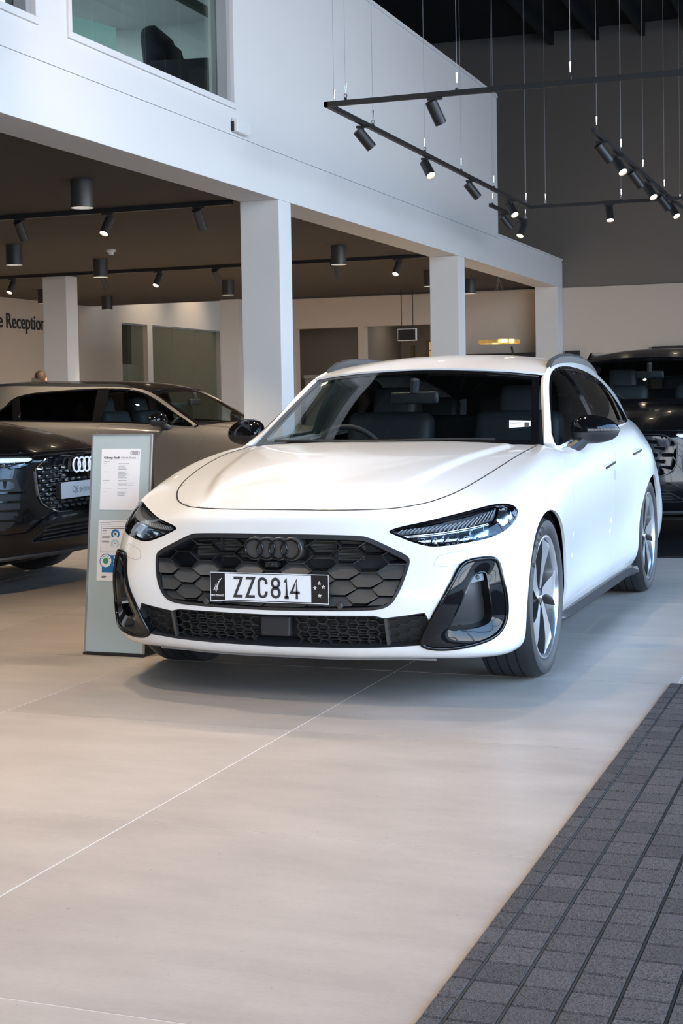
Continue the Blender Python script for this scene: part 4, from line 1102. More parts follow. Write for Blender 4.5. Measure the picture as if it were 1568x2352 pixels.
IN_O = px_uv([(1055,1296),(1074,1282.6),(1128,1276),(1144,1285),(1151,1311),(1163,1365),(1164.7,1411),(1155,1441.5),(1136,1464),(1090,1482),(1033,1491.5),(994,1491.5),(971,1486),(963.5,1477.8),(975,1449),(1017,1365),(1044,1315)])
IN_O = smooth_poly(IN_O, 2)
IN_I = smooth_poly(px_uv([(1034,1449),(1040,1437.6),(1086,1338),(1098,1315),(1124,1311),(1129,1334),(1139,1403),(1136,1428),(1117,1440),(1052,1452)]), 2)
# the lower mesh runs up to the side intakes
LOWER = half_to_full(np.concatenate([lo_h, px_uv([(985,1425)]), lo_h2]))
LOWER_CUT = LOWER
def shrink(P, d): return offset_poly(densify(ccw(P) * SC, .02), d) / SC
FT['holes'] = [GRILLE, LOWER, HL, mirror_uv(HL)]
INB = shrink(IN_O, .004)
FT['seam'] = px_uv([(1232,1223),(1212,1219),(1198,1196),(1199,1170),(1175,1146),(1120,1090)])
FT['door_f'] = px_uv([(1285,1042),(1303,1075),(1314,1107),(1318,1160),(1318,1218),(1313,1300),(1305,1370)], 5, 11)
FT['door_f'] = np.concatenate([FT['door_f'], [(FT['door_f'][-1][0] - .02, 1.0)]])
FT['holes'] += [INB, mirror_uv(INB)]
# lower mesh outline must stay clear of the intakes: pull its corner in
DLO = px_q([(1272,1032),(1265.5,1010),(1262,943),(1261.5,875),(1266,856),(1276,845.5),(1294,841),(1316,844),(1341,852.5),(1366,866),(1389,886),(1414,921),(1436,957),(1441,967),(1432,972),(1400,982),(1350,998),(1305,1014)])
DLO = smooth_poly(DLO, 1)
print('DLO', np.round(DLO.min(0), 2), np.round(DLO.max(0), 2)); print('LOWER', np.round(LOWER.min(0), 2), np.round(LOWER.max(0), 2), 'HL', np.round(HL.min(0), 2), np.round(HL.max(0), 2))

car = empty('estate_car', (0, 0, 0)); tag(car, 'white estate car with dark honeycomb grille and plate reading ZZC814', 'car')
HB = 0.028
fa, rr = build_body(car, S, M_white, FT, h=HB)
build_greenhouse(car, GW, M_white, M_white, DLO, h=.04)
for s, ph in ((1, -.06), (-1, .5)):
    add_wheel(car, s * .897, 0, .343, .262, ph); add_wheel(car, s * .897, 2.892, .343, .262, ph + .05)
    add_mirror(car, s)
sw = add_cabin(car)
# cowl
xs = np.linspace(-.70, .70, 15)
cw = MB().add([(x, y + .16 * (x / .735) ** 2, z) for (y, z) in ((.44, .968), (.52, .972), (.62, .958)) for x in xs], [(i*15 + j, i*15 + j + 1, (i+1)*15 + j + 1, (i+1)*15 + j) for i in range(2) for j in range(14)])
cw.build('cowl', M_dark, car, smooth=True)
wp = MB().tube([GW.W(np.array([u]), np.array([.10 + .03 * math.sin(u)]))[0] + np.array([0, -.012, .008]) for u in np.linspace(.9, 8.7, 14)], .006, 6).build('wiper', M_dark, car)

# front surface as y(x,z) for the parts set into the openings
def fit_front(Sf, xm=.66, z0=.19, z1=.74):
    uu, vv = np.meshgrid(np.linspace(0, 3.2, 60), np.linspace(1, 6, 60), indexing='ij'); P = Sf(uu, vv).reshape(-1, 3)
    P = P[(P[:, 0] < xm) & (P[:, 2] > z0) & (P[:, 2] < z1)]
    def basis(x, z): x2 = x * x; return np.stack([o * q for o in (np.ones_like(x), x2, x2 * x2, x2**3) for q in (np.ones_like(x), z, z * z, z**3, z**4)], -1)
    c = np.linalg.lstsq(basis(P[:, 0], P[:, 2]), P[:, 1], rcond=None)[0]
    return lambda x, z: (basis(np.atleast_1d(np.asarray(x, float)), np.atleast_1d(np.asarray(z, float))) @ c)
yfront = fit_front(S)
def front3(x, z, d): 
    """point on the nose at (x,z), d metres out of the surface (towards -y)"""
    return (float(x), float(yfront(x, z)[0]) - d, float(z))
def clip_convex(P, C):
    C = ccw(C); P = [np.asarray(p, float) for p in P]
    for i in range(len(C)):
        a, b = C[i], C[(i + 1) % len(C)]; n = np.array([-(b - a)[1], (b - a)[0]]); out = []
        for k in range(len(P)):
            p, q = P[k - 1], P[k]; dp, dq = (p - a) @ n, (q - a) @ n
            if (dp >= 0) != (dq >= 0): out.append(p + (q - p) * dp / (dp - dq))
            if dq >= 0: out.append(q)
        P = out
        if len(P) < 3: return []
    return P
def xz_of(poly): P = S(poly[:, 0], poly[:, 1]); return P[:, [0, 2]]
# ---- grille
gxz = ccw(xz_of(shrink(GRILLE, .016)))
hull = []
for t in np.linspace(0, 2 * PI, 25)[:-1]:
    d = np.array([math.cos(t), math.sin(t)]); hull.append(gxz[np.argmax(gxz @ d)])
hull = np.array([h_ for i, h_ in enumerate(hull) if np.linalg.norm(h_ - hull[i - 1]) > 1e-4])
gi = shrink(GRILLE, .014)
gframe = trim_obj('front_grille', S, GRILLE, M_satin, car, holes=[gi], h=.02, off=.002, rim=.05)
trim_obj('grille_backing', S, shrink(GRILLE, -.01), M_dark, gframe, h=.05, off=-.075, rim=0)
# cooler fins seen through the upper cells
for sx in (-1, 1):
    m = MB()
    for i in range(16):
        z = .575 + i * .0055
        x0, x1 = sorted((sx * .13, sx * .36)); y = float(yfront(.25, z)[0]) + .06
        m.box((x0, y, z), (x1, y + .004, z + .0026))
    m.build('cooler_fins', pmat('cooler_grey', (0.11, 0.10, 0.09), 0.5), gframe)
    MB().box((sx * .245 - .004, float(yfront(.25, .6)[0]) + .045, .56), (sx * .245 + .004, float(yfront(.25, .6)[0]) + .058, .665)).build('strut', M_satin, gframe)
HPX, HPZ, ZREF = .103, .063, .61
def lat(k, dz):    # lattice corner -> (x,z); cells narrow towards the chin
    z = dz; return np.array([k * (1 - .60 * (ZREF - z)), z])
def cell(k, j):
    zc = .6585 - j * HPZ - (.5 * HPZ if k % 2 == 0 else 0)
    cx = k * HPX; a, b, hh = .031, HPX - .031, HPZ / 2
    return zc, [(cx - a, zc - hh), (cx + a, zc - hh), (cx + b, zc), (cx + a, zc + hh), (cx - a, zc + hh), (cx - b, zc)]
edges_seen = set()
def edge_bar(p, q, w=.0055, d0=-.032, d1=.0):
    p, q = lat(*p), lat(*q)
    # clip to hull
    t0, t1 = 0.0, 1.0
    for i in range(len(hull)):
        a, b = hull[i], hull[(i + 1) % len(hull)]; n = np.array([-(b - a)[1], (b - a)[0]])
        dp, dq = (p - a) @ n, (q - a) @ n
        if dp < 0 and dq < 0: return None
        if dp < 0: t0 = max(t0, dp / (dp - dq))
        elif dq < 0: t1 = min(t1, dp / (dp - dq))
    if t1 - t0 < .05: return None
    A, B = p + (q - p) * t0, p + (q - p) * t1
    t = (B - A) / np.linalg.norm(B - A); n = np.array([-t[1], t[0]]) * w / 2
    A = A - t * w * .3; B = B + t * w * .3
    v = [front3(*(A - n), d0), front3(*(B - n), d0), front3(*(B + n), d0), front3(*(A + n), d0),
         front3(*(A - n * .6), d1), front3(*(B - n * .6), d1), front3(*(B + n * .6), d1), front3(*(A + n * .6), d1)]
    return v
for k in range(-6, 7):
    for j in range(-1, 7):
        zc, P = cell(k, j)
        if zc < .36 or zc > .72: continue
        xc = lat(k * HPX, zc)
        openc = zc > .545 + .0 * abs(k)
        if openc:
            for e in range(6):
                p, q = P[e], P[(e + 1) % 6]
                key = tuple(sorted(((round(p[0], 3), round(p[1], 3)), (round(q[0], 3), round(q[1], 3)))))
                if key in edges_seen: continue
                edges_seen.add(key)
                flat = abs(p[1] - q[1]) < 1e-6
                v = edge_bar(p, q, .0075 if flat else .006)
                if v: MB().hexa(v).build('honeycomb_bar', M_bar, gframe, bevel=.0012)
                if flat:
                    v = edge_bar((p[0] + .004, p[1] + .006), (q[0] - .004, q[1] + .006), .009, -.036, -.012)
                    if v: MB().hexa(v).build('honeycomb_ledge', M_gloss, gframe)
        else:
            # scale-like pad: lower edge proud, upper edge set back, dark slot under it
            ci = []
            C0 = lat(k * HPX, zc)
            for (a, b) in P:
                pt = lat(a, b); ci.append(C0 + (pt - C0) * np.array([.975, .975]))
            ci = [c_ + np.array([0, .0065 if c_[1] < zc - HPZ * .3 else .0]) for c_ in ci]
            cl = clip_convex(ci, hull)
            if len(cl) >= 3:
                lo_z, hi_z = zc - HPZ / 2, zc + HPZ / 2
                fr = [front3(p[0], p[1], .005 - .022 * (p[1] - lo_z) / HPZ) for p in cl]; bk = [front3(p[0], p[1], -.045) for p in cl]
                n = len(cl); f = [tuple(range(n))] + [(i, n + i, n + (i + 1) % n, (i + 1) % n) for i in range(n)]
                MB().add(fr + bk, f).build('grille_pad', M_pad, gframe, bevel=.0016)
            for e in (0,):
                p, q = P[0], P[1]
                v = edge_bar((p[0] + .002, p[1] + .0005), (q[0] - .002, q[1] + .0005), .005, -.04, -.010)
                if v: MB().hexa(v).build('pad_slot', M_gloss, gframe)
# four rings badge with its housing, camera below
bz, by = .618, float(yfront(0, .618)[0]) - .012
bd = MB()
for i in range(4):
    cx = (i - 1.5) * .0515
    bd.lathe([(0, by + .002 + i * .0005), (.0445, by + .002 + i * .0005), (.047, by + .006), (.050, by + .06)], 30, 'y', (cx, 0, bz))
badge = bd.build('badge_housing', M_pad, car, smooth=True, auto=.5)
for i in range(4):
    cx = (i - 1.5) * .0515
    MB().tube([(cx + .0375 * math.cos(q), by - .003, bz + .0375 * math.sin(q)) for q in np.linspace(0, 2 * PI, 41)[:-1]], .0037, 8, closed=True).build('ring', M_gloss, badge, smooth=True)
cm_ = MB().prism([(-.028, .548), (.028, .548), (.022, .568), (-.022, .568)], lambda a, b, d: (a, d, b), float(yfront(0, .555)[0]) - .012, float(yfront(0, .555)[0]) + .03).build('front_camera', M_dark, car, bevel=.003)
MB().lathe([(0, -.0145), (.006, -.0145), (.008, -.01)], 16, 'y', (0, float(yfront(0, .555)[0]) , .558)).build('camera_lens', M_gloss, cm_, smooth=True)
for sx, z_ in ((1, .405), (-1, .405)):
    yy = float(yfront(.30, z_)[0])
    MB().lathe([(0, -.008), (.009, -.008), (.0125, -.006), (.014, .004)], 20, 'y', (sx * .285, yy, z_)).build('parking_sensor', M_pad, car, smooth=True, auto=.6)
# ---- lower intake with fine honeycomb, radar cover and side sections
lfr = trim_obj('lower_intake', S, LOWER, M_satin, car, holes=[shrink(LOWER, .004)], h=.02, off=.001, rim=.06)
trim_obj('intake_backing', S, shrink(LOWER, -.012), M_dark, lfr, h=.04, off=-.07, rim=0)
lxz = ccw(xz_of(shrink(LOWER, .004)))
zt_ = lambda x: np.interp(abs(x), *zip(*sorted([(abs(p[0]), p[1]) for p in lxz if p[1] > .30]))) if True else 0
zb_ = lambda x: np.interp(abs(x), *zip(*sorted([(abs(p[0]), p[1]) for p in lxz if p[1] <= .30])))
XD = .452
fine = MB(); closed_m = {1: MB(), -1: MB()}
hw, hz = .0268, .0340
for k in range(-17, 18):
    for j in range(-4, 5):
        cx = k * hw * 1.5; cz = .295 + j * hz + (.5 * hz if k % 2 else 0)
        cs = [(cx - hw * .5, cz - hz / 2), (cx + hw * .5, cz - hz / 2), (cx + hw, cz), (cx + hw * .5, cz + hz / 2)]
        for p, q in zip(cs[:-1], cs[1:]):
            mx_, mz_ = (p[0] + q[0]) / 2, (p[1] + q[1]) / 2
            if abs(mx_) > .64 or not (zb_(mx_) + .004 < mz_ < zt_(mx_) - .004): continue
            if abs(mx_ - .004) < .078 and mz_ > .20: continue
            w = .0022; t = np.array(q) - np.array(p); L_ = np.linalg.norm(t); t /= L_; n = np.array([-t[1], t[0]]) * w / 2
            A, B = np.array(p), np.array(q)
            out = abs(mx_) > XD
            d0, d1 = (-.030, -.022) if out else (-.045, -.018)
            v = [front3(*(A - n), d0), front3(*(B - n), d0), front3(*(B + n), d0), front3(*(A + n), d0), front3(*(A - n), d1), front3(*(B - n), d1), front3(*(B + n), d1), front3(*(A + n), d1)]
            (closed_m[1 if mx_ > 0 else -1] if out else fine).hexa(v)
tag(fine.build('fine_honeycomb', pmat('mesh_grey', (0.045, 0.044, 0.043), 0.35, metal=.3), lfr), kind='stuff')
for s in (1, -1):
    tag(closed_m[s].build('side_honeycomb', M_satin, lfr), kind='stuff')
    pts = [(s * x, z) for x, z in ((XD, zb_(XD)), (XD + .012, zb_(XD)), (XD + .012, zt_(XD)), (XD, zt_(XD)))]
    MB().prism(pts, lambda a, b, d: front3(a, b, d), -.06, -.008).build('divider', M_pad, lfr)
    sp = [(s * x, z) for x, z in ((XD, .235), (.60, .235), (.63, .36), (XD, .36))]
    MB().prism(sp, lambda a, b, d: front3(a, b, d), -.05, -.030).build('blanking_panel', M_dark, lfr)
    m = MB()
    for i in range(10): m.box((min(s*.10, s*.40), -.80, .235 + i * .011), (max(s*.10, s*.40), -.795, .239 + i * .011))
    m.build('cooler_fins', pmat('cooler_dark', (0.05, 0.05, 0.052), 0.4), lfr)
yr = float(yfront(0, .3)[0])
MB().prism([(-.058, .272), (.066, .272), (.070, .352), (-.060, .352)], lambda a, b, d: (a, d, b), yr + .012, yr + .05).build('radar_cover', M_satin, lfr, bevel=.008)
# ---- side intakes
def seg_dist(P, poly):
    A = densify(np.asarray(poly) * SC, .01); d = np.empty(len(P))
    for i in range(0, len(P), 1000): d[i:i + 1000] = np.sqrt(((P[i:i + 1000, None] * SC - A[None]) ** 2).sum(-1).min(1))
    return d
def dish(P, N, uv, o, i):
    a, b = seg_dist(uv, o), seg_dist(uv, i); t = b / (a + b + 1e-6)
    return P - N * (.030 * (1 - t) ** 1.3)[:, None]
for s in (1, -1):
    f = (lambda p: p) if s > 0 else mirror_uv
    fr = trim_obj('side_intake', S, f(IN_O), M_gloss, car, holes=[f(IN_I)], h=.014, off=.005, rim=.055,
                  fn=lambda P, N, uv, f=f: dish(P, N, uv, f(IN_O), f(IN_I)))
    oo = densify(f(shrink(IN_O, .006)) * SC, .012) / SC; Pt = S(oo[:, 0], oo[:, 1]) + S.normal(oo[:, 0], oo[:, 1]) * .004
    MB().tube(Pt, .0085, 8, closed=True).build('outer_lip', M_gloss, fr, smooth=True)
    trim_obj('intake_pocket', S, f(shrink(IN_I, -.006)), M_satin, fr, h=.02, off=-.062, rim=0)
    band(S, f(shrink(IN_I, -.003)), .006, M_gloss, 'inner_edge', fr, off=-.022, closed=True, depth=.06)
    sn = trim_obj('sensor_plate', S, f(px_uv([(1088,1338),(1097,1317),(1121,1313),(1125,1330)])), pmat('sensor_grey', (0.13, 0.14, 0.15), 0.4), fr, h=.01, off=-.034, rim=.02)
    c_ = px_uv([(1108,1323)])[0]; p_ = S(np.array([s * c_[0]]), np.array([c_[1]]))[0]; n_ = S.normal(np.array([s * c_[0]]), np.array([c_[1]]))[0]
    q_ = Vector(n_).to_track_quat('Z', 'Y').to_matrix().to_4x4()
    o = MB().lathe([(0, .003), (.006, .003), (.009, .001), (.010, -.004)], 18).build('parking_sensor', M_satin, fr, smooth=True)
    o.matrix_local = Matrix.Translation(Vector(p_ - n_ * .033)) @ q_
    # tow-eye / washer flap outline
    band(S, f(smooth_poly(px_uv([(995,1303),(999,1285),(1012,1274),(1075,1262),(1078,1268),(1066,1296)]), 1)), .0012, pmat('flap_line', (.35, .35, .35), .6), 'washer_flap', car, off=.0006, closed=True)
# ---- headlights
M_lampin = pmat('lamp_interior', (0.02, 0.021, 0.024), 0.25)
M_reflct = pmat('lamp_reflector', (0.75, 0.78, 0.82), 0.12, metal=1.0)
M_proj = pmat('lamp_optic', (0.80, 0.84, 0.88), 0.12, metal=1.0)
DRL = px_uv([(898,1221.5),(960,1206),(1035,1187),(1108,1168),(1143,1159.5),(1138,1187),(1060,1207),(985,1220),(925,1229)])
PRO = px_uv([(922,1232),(985,1222.5),(1060,1210),(1130,1195),(1130,1224),(1070,1239),(1010,1247),(985,1247),(950,1240)])
END = px_uv([(1149,1163),(1168,1161),(1183,1174),(1180,1188),(1160,1206),(1143,1190)])
for s in (1, -1):
    f = (lambda p: p) if s > 0 else mirror_uv
    hlr = trim_obj('headlight', S, f(HL), M_gloss, car, holes=[f(shrink(HL, .007))], h=.012, off=.0005, rim=.06)
    trim_obj('lamp_bowl', S, f(shrink(HL, -.01)), M_lampin, hlr, h=.025, off=-.055, rim=0)
    trim_obj('daylight_panel', S, f(DRL), pmat('lamp_panel_grey', (0.10, 0.10, 0.105), 0.35), hlr, h=.02, off=-.022, rim=.02)
    trim_obj('optic_strip', S, f(PRO), M_proj, hlr, h=.02, off=-.030, rim=.01)
    trim_obj('sky_glint_facet', S, f(END), pmat('sky_glint_mirror', (0.86, 0.89, 0.92), 0.16, metal=1.0), hlr, h=.02, off=-.014, rim=.02)  # bright facet added in the shape of the sky's reflection in the lens
    # slanted light blades in the upper strip
    a0 = px_uv([(912,1226),(1128,1189)]); a1 = px_uv([(926,1214.5),(1140,1162.5)])
    m = MB(); nb = 23
    for i in range(nb):
        t = i / (nb - 1); p0 = a0[0] * (1 - t) + a0[1] * t; p1 = a1[0] * (1 - t) + a1[1] * t
        pts = np.array([p0 * .92 + p1 * .08, p0 * .08 + p1 * .92]); pts[:, 0] *= s
        Pp = S(pts[:, 0], pts[:, 1]); Nn = S.normal(pts[:, 0], pts[:, 1])
        T = np.cross(Nn[0], Pp[1] - Pp[0]); T /= np.linalg.norm(T); w = T * .0018
        v = []
        for o_ in (-.022, -.008):
            v += [Pp[0] - w + Nn[0] * o_, Pp[0] + w + Nn[0] * o_, Pp[1] + w + Nn[1] * o_, Pp[1] - w + Nn[1] * o_]
        m.hexa(v)
    m.build('light_blades', pmat('clear_blade', (0.62, 0.64, 0.66), 0.2, metal=.5), hlr)
    # chrome line between the strips and projector blocks
    ln = px_uv([(915,1229.5),(985,1221),(1060,1208.5),(1132,1192)]); ln[:, 0] *= s
    band(S, ln, .006, M_reflct, 'chrome_line', hlr, off=-.018, depth=.025)
    for i in range(5):
        t0, t1 = .18 + i * .155, .18 + i * .155 + .13
        top = px_uv([(922 + 208 * t0, 1232 - 36 * t0), (922 + 208 * t1, 1232 - 36 * t1)]); bt = px_uv([(930 + 200 * t0, 1240 - 10 * t0), (930 + 200 * t1, 1240 - 12 * t1)])
        q4 = np.array([top[0], top[1], bt[1], bt[0]]); q4[:, 0] *= s
        trim_obj('projector', S, q4, M_smoke, hlr, h=.012, off=-.018, rim=.012)
    trim_obj('lens_cover', S, f(shrink(HL, .005)), M_lens, hlr, h=.015, off=-.001, rim=0)
# ---- splitter, side skirts, handles, roof rails
sp = chain([(0, .02)], [(fa[0][0] - .6, .02)])
c = densify(np.array([(u, .35) for u in np.linspace(-2.75, 2.75, 60)]) * SC, .02, False) / SC
Pp = S(c[:, 0], c[:, 1]); n_ = len(Pp)
V = np.concatenate([Pp + [0, .006, -.004], Pp + [0, .010, -.012], Pp + [0, .08, -.014], Pp + [0, .03, -.002]])
F = [(a * n_ + i, a * n_ + i + 1, ((a + 1) % 4) * n_ + i + 1, ((a + 1) % 4) * n_ + i) for a in range(4) for i in range(n_ - 1)]
MB().add(V, F).build('front_splitter', pmat('splitter_grey', (0.25, 0.25, 0.26), 0.4), car, smooth=True, auto=.5)
for s in (1, -1):
    ys = np.linspace(.47, 2.50, 24); V = []
    for y in ys:
        e = min(1, (y - .47) / .10, (2.50 - y) / .06); b = float(np.interp(y, [.47, .6, 2.3, 2.5], [.846, .868, .868, .90]))
        for (dx, z) in ((-.05, .205), (-.008, .200), (.012 * e + .002, .172), (.004 * e, .160), (-.045, .138)):
            V.append((s * (b + dx), y, z))
    F = [(i * 5 + j, (i + 1) * 5 + j, (i + 1) * 5 + (j + 1) % 5, i * 5 + (j + 1) % 5) for i in range(23) for j in range(5)] + [tuple(range(5)), tuple(23 * 5 + j for j in range(5))]
    MB().add(V, F).build('side_skirt', M_satin, car)
    for pa, pb in (((1386, 1075.5), (1407, 1062)), ((1449.5, 1044), (1467, 1034.5))):
        q2 = px_uv([pa, pb], 6, 13); Pq = S(s * q2[:, 0], q2[:, 1]); Nq = S.normal(s * q2[:, 0], q2[:, 1])
        P0, P1 = Pq; up = np.array([0, 0, 1.0]); hh = .012
        v = []
        for o_ in (-.004, .014):
            v += [P0 - up * hh + Nq[0] * o_, P1 - up * hh + Nq[1] * o_, P1 + up * hh + Nq[1] * o_, P0 + up * hh + Nq[0] * o_]
        hd_ = MB().hexa(v).build('door_handle', M_white, car, bevel=.004)
        v = []
        for o_ in (.010, .016):
            v += [P0 - up * .005 + Nq[0] * o_, P1 - up * .005 + Nq[1] * o_, P1 + up * .007 + Nq[1] * o_, P0 + up * .007 + Nq[0] * o_]
        MB().hexa(v).build('handle_strip', M_gloss, hd_)
        # bowl under the handle
    # roof rail
    ry = np.array([1.40, 1.44, 1.52, 1.7, 2.0, 2.4, 2.75, 2.95, 3.03]); top = np.array([.000, .022, .042, .050, .050, .048, .040, .020, .0])
    rx = np.interp(ry, [p[1] for p in GH_R], [p[0] for p in GH_R]) - .012; rz = np.interp(ry, [p[1] for p in GH_R], [p[2] for p in GH_R]) + .004
    yy = np.linspace(1.40, 3.03, 40); X, Z, T = np.interp(yy, ry, rx), np.interp(yy, ry, rz), np.interp(yy, ry, top)
    V = []
    for x, y, z, t in zip(X, yy, Z, T): V += [(s * (x + .012), y, z - .02 + min(t, .012)), (s * (x + .014), y, z + t * .7), (s * (x + .002), y, z + t), (s * (x - .014), y, z + t * .85), (s * (x - .018), y, z - .012 + min(t, .012))]
    F = [(i * 5 + j, (i + 1) * 5 + j, (i + 1) * 5 + (j + 1) % 5, i * 5 + (j + 1) % 5) for i in range(39) for j in range(5)] + [tuple(range(5)), tuple(39 * 5 + j for j in range(5))]
    MB().add(V, F).build('roof_rail', M_railm, car, smooth=True, auto=.7)
# ---- number plate
PY, PZ = -.906, .4695
plate = MB().prism(smooth_poly(np.array([(-.252, -.0575), (.252, -.0575), (.252, .0575), (-.252, .0575)]) * 1.0, 0), lambda a, b, d: (a, d, b + PZ), PY - .004, PY + .004).build('number_plate', M_plate_b, car, bevel=.003)
def pl(name, poly, mat, d): return MB().prism([(a, b) for a, b in poly], lambda a, b, dd: (a, PY - dd, b + PZ), .0035, d).build(name, mat, plate)
pl('white_field', [(-.188, -.052), (.178, -.052), (.178, .052), (-.188, .052)], M_plate_w, .0047)
rim_ = MB()
o_, i_ = [(-.252, -.0575), (.252, -.0575), (.252, .0575), (-.252, .0575)], [(-.2495, -.055), (.2495, -.055), (.2495, .055), (-.2495, .055)]
rim_.add([(a, PY - .0062, b + PZ) for a, b in o_ + i_], [(i, (i + 1) % 4, 4 + (i + 1) % 4, 4 + i) for i in range(4)]); rim_.build('plate_edge', M_plate_w, plate)
def ribbon(pts, w, cx, closed=False, d=.0062):
    """flat stroke through pts (local plate coords)"""
    P = [np.array(p, float) for p in pts]; n = len(P); L_, R_ = [], []
    for i in range(n):
        if closed: a, b = P[i - 1], P[(i + 1) % n]
        else: a, b = P[max(i - 1, 0)], P[min(i + 1, n - 1)]
        t1 = (P[i] - P[i - 1]) if (i > 0 or closed) else (P[1] - P[0]); t2 = (P[(i + 1) % n] - P[i]) if (i < n - 1 or closed) else t1
        t1 = t1 / np.linalg.norm(t1); t2 = t2 / np.linalg.norm(t2); n1 = np.array([-t1[1], t1[0]]); n2 = np.array([-t2[1], t2[0]]); m_ = n1 + n2; m_ = m_ * (w / 2) / max(.5, (m_ @ m_) / 2) if True else m_
        L_.append(P[i] + m_); R_.append(P[i] - m_)
    V = [(p[0] + cx, PY - d, p[1] + PZ) for p in L_ + R_]
    F = [(i, (i + 1) % n, n + (i + 1) % n, n + i) for i in range(n if closed else n - 1)]
    return V, F
arc = lambda cx, cz, rx, rz, a0, a1, n=10: [(cx + rx * math.cos(math.radians(q)), cz + rz * math.sin(math.radians(q))) for q in np.linspace(a0, a1, n)]
hgt, hw_, sw_ = .036, .0158, .0108
GL = {
 'Z': [([(-hw_ - .003, hgt), (hw_, hgt), (-hw_ + .001, -hgt), (hw_ + .003, -hgt)], False)],
 'C': [(arc(0, .020, hw_, .016, 0, 180) + arc(0, -.020, hw_, .016, 180, 360), False)],
 '8': [(arc(0, .019, hw_ * .92, .017, -60, 240, 18), True), (arc(0, -.018, hw_ * 1.05, .018, 115, 425, 18), True)],
 '1': [([(-.0055, .024), (.002, .036), (.002, -.036)], False), ([(-.007, -hgt), (.011, -hgt)], False)],
 '4': [([(.006, -hgt - .004), (.006, hgt), (-hw_ - .001, -.016), (.019, -.016)], False)],
}
GL['C'] = [([(hw_, .014)] + arc(0, .020, hw_, .016, 0, 180) + arc(0, -.020, hw_, .016, 180, 360) + [(hw_, -.014)], False)]
for ch, cx in zip('ZZC814', (-.131, -.0785, -.0255, .0295, .0735, .1125)):
    m = MB()
    for pts, cl in GL[ch]:
        V, F = ribbon(pts, sw_, cx, cl); m.add(V, F)
    m.build('plate_letter', M_ink, plate)
fern = MB()
stem = [(-.2265, -.022), (-.2255, -.006), (-.218, .012), (-.202, .034)]
V, F = ribbon(stem, .0022, 0); fern.add(V, F)
for i in range(9):
    t = .10 + i * .095; k = t * 3; a = min(int(k), 2); p = np.array(stem[a]) * (1 - (k - a)) + np.array(stem[a + 1]) * (k - a)
    L_ = .016 * (1 - .75 * t)
    for dv in (np.array([-.95, .40]), np.array([.80, .62])):
        e = p + dv * L_ * (1.0 if dv[0] < 0 else .85); m_ = (p + e) / 2 + np.array([0, .0016]); m2 = (p + e) / 2 - np.array([0, .0016])
        fern.add([(q[0], PY - .0062, q[1] + PZ) for q in (p, m2, e, m_)], [(0, 1, 2, 3)])
fern.build('fern_emblem', M_plate_w, plate)
text_obj('plate_caption', 'NEW ZEALAND', M_plate_w, frame_mat((-.2205, PY - .0062, PZ - .0385), (1, 0, 0), (0, 0, 1)), plate, size=.0100, bold=.0002, sx=.80, align='CENTER')
for (x, z) in ((.2125, .0235), (.195, .0045), (.2295, .0090), (.2140, -.0240)):
    for nm, rr_, mt, dd in (('star', .0092, M_plate_w, .0060), ('star_centre', .0042, pmat('star_tan', (.5, .36, .2), .5), .0064)):
        st = [(x + rr_ * (1 if i % 2 == 0 else .42) * math.sin(i * PI / 5), z + rr_ * (1 if i % 2 == 0 else .42) * math.cos(i * PI / 5)) for i in range(10)]
        MB().add([(a, PY - dd, b + PZ) for a, b in st] + [(x, PY - dd, z + PZ)], [(i, (i + 1) % 10, 10) for i in range(10)]).build(nm, mt, plate)
# ---- windscreen labels
def on_screen(pxs, name, mat, off):
    q = find_uv(GW.W, proj, pxs, 0, 10, 0, 3, True); P = GW.W(q[:, 0], q[:, 1]); N = GW.W.normal(q[:, 0], q[:, 1])
    return MB().add(P + N * off, [(0, 1, 2, 3)]).build(name, mat, car)
lab = on_screen([(1169, 984), (1218, 980), (1218, 967), (1169, 966)][::1], 'registration_label', pmat('label_paper', (.72, .74, .70), .5), .002)
on_screen([(1204, 981), (1214, 980), (1214, 971), (1204, 971)], 'label_code', M_ink, .0026)
q = find_uv(GW.W, proj, [(1171, 975), (1202, 972.5), (1171, 969)], 0, 10, 0, 3, True); Pq = GW.W(q[:, 0], q[:, 1]); Nq = GW.W.normal(q[:, 0], q[:, 1])
text_obj('label_date', '19/03/2026', M_ink, frame_mat(Pq[0] + Nq[0] * .0028, Pq[1] - Pq[0], Pq[2] - Pq[0]), lab, size=.013, sx=.95)
on_screen([(736, 888), (748, 884), (754, 877), (742, 880)], 'service_label', pmat('label_paper', (.72, .74, .70), .5), .002)
# tyre lettering
lw = [o for o in car.children if o.name.startswith('wheel') and o.location.x > 0 and o.location.y < 1 and 'liner' not in o.name and 'arch' not in o.name][0]
for i, ch in enumerate('P ZERO'):
    if ch == ' ': continue
    th = math.radians(148 - i * 8.2); r = .298
    p = (.0148, -r * math.cos(th - PI/2) * 0 + r * math.cos(th), r * math.sin(th))
    me_m = frame_mat((.0150, r * math.cos(th), r * math.sin(th)), (0, math.sin(th), -math.cos(th)), (0, math.cos(th), math.sin(th)))
    text_obj('tyre_lettering', ch, pmat('tyre_mark', (.005, .005, .006), .8), me_m, lw, size=.034, sx=1.1, align='CENTER', bold=.0006)
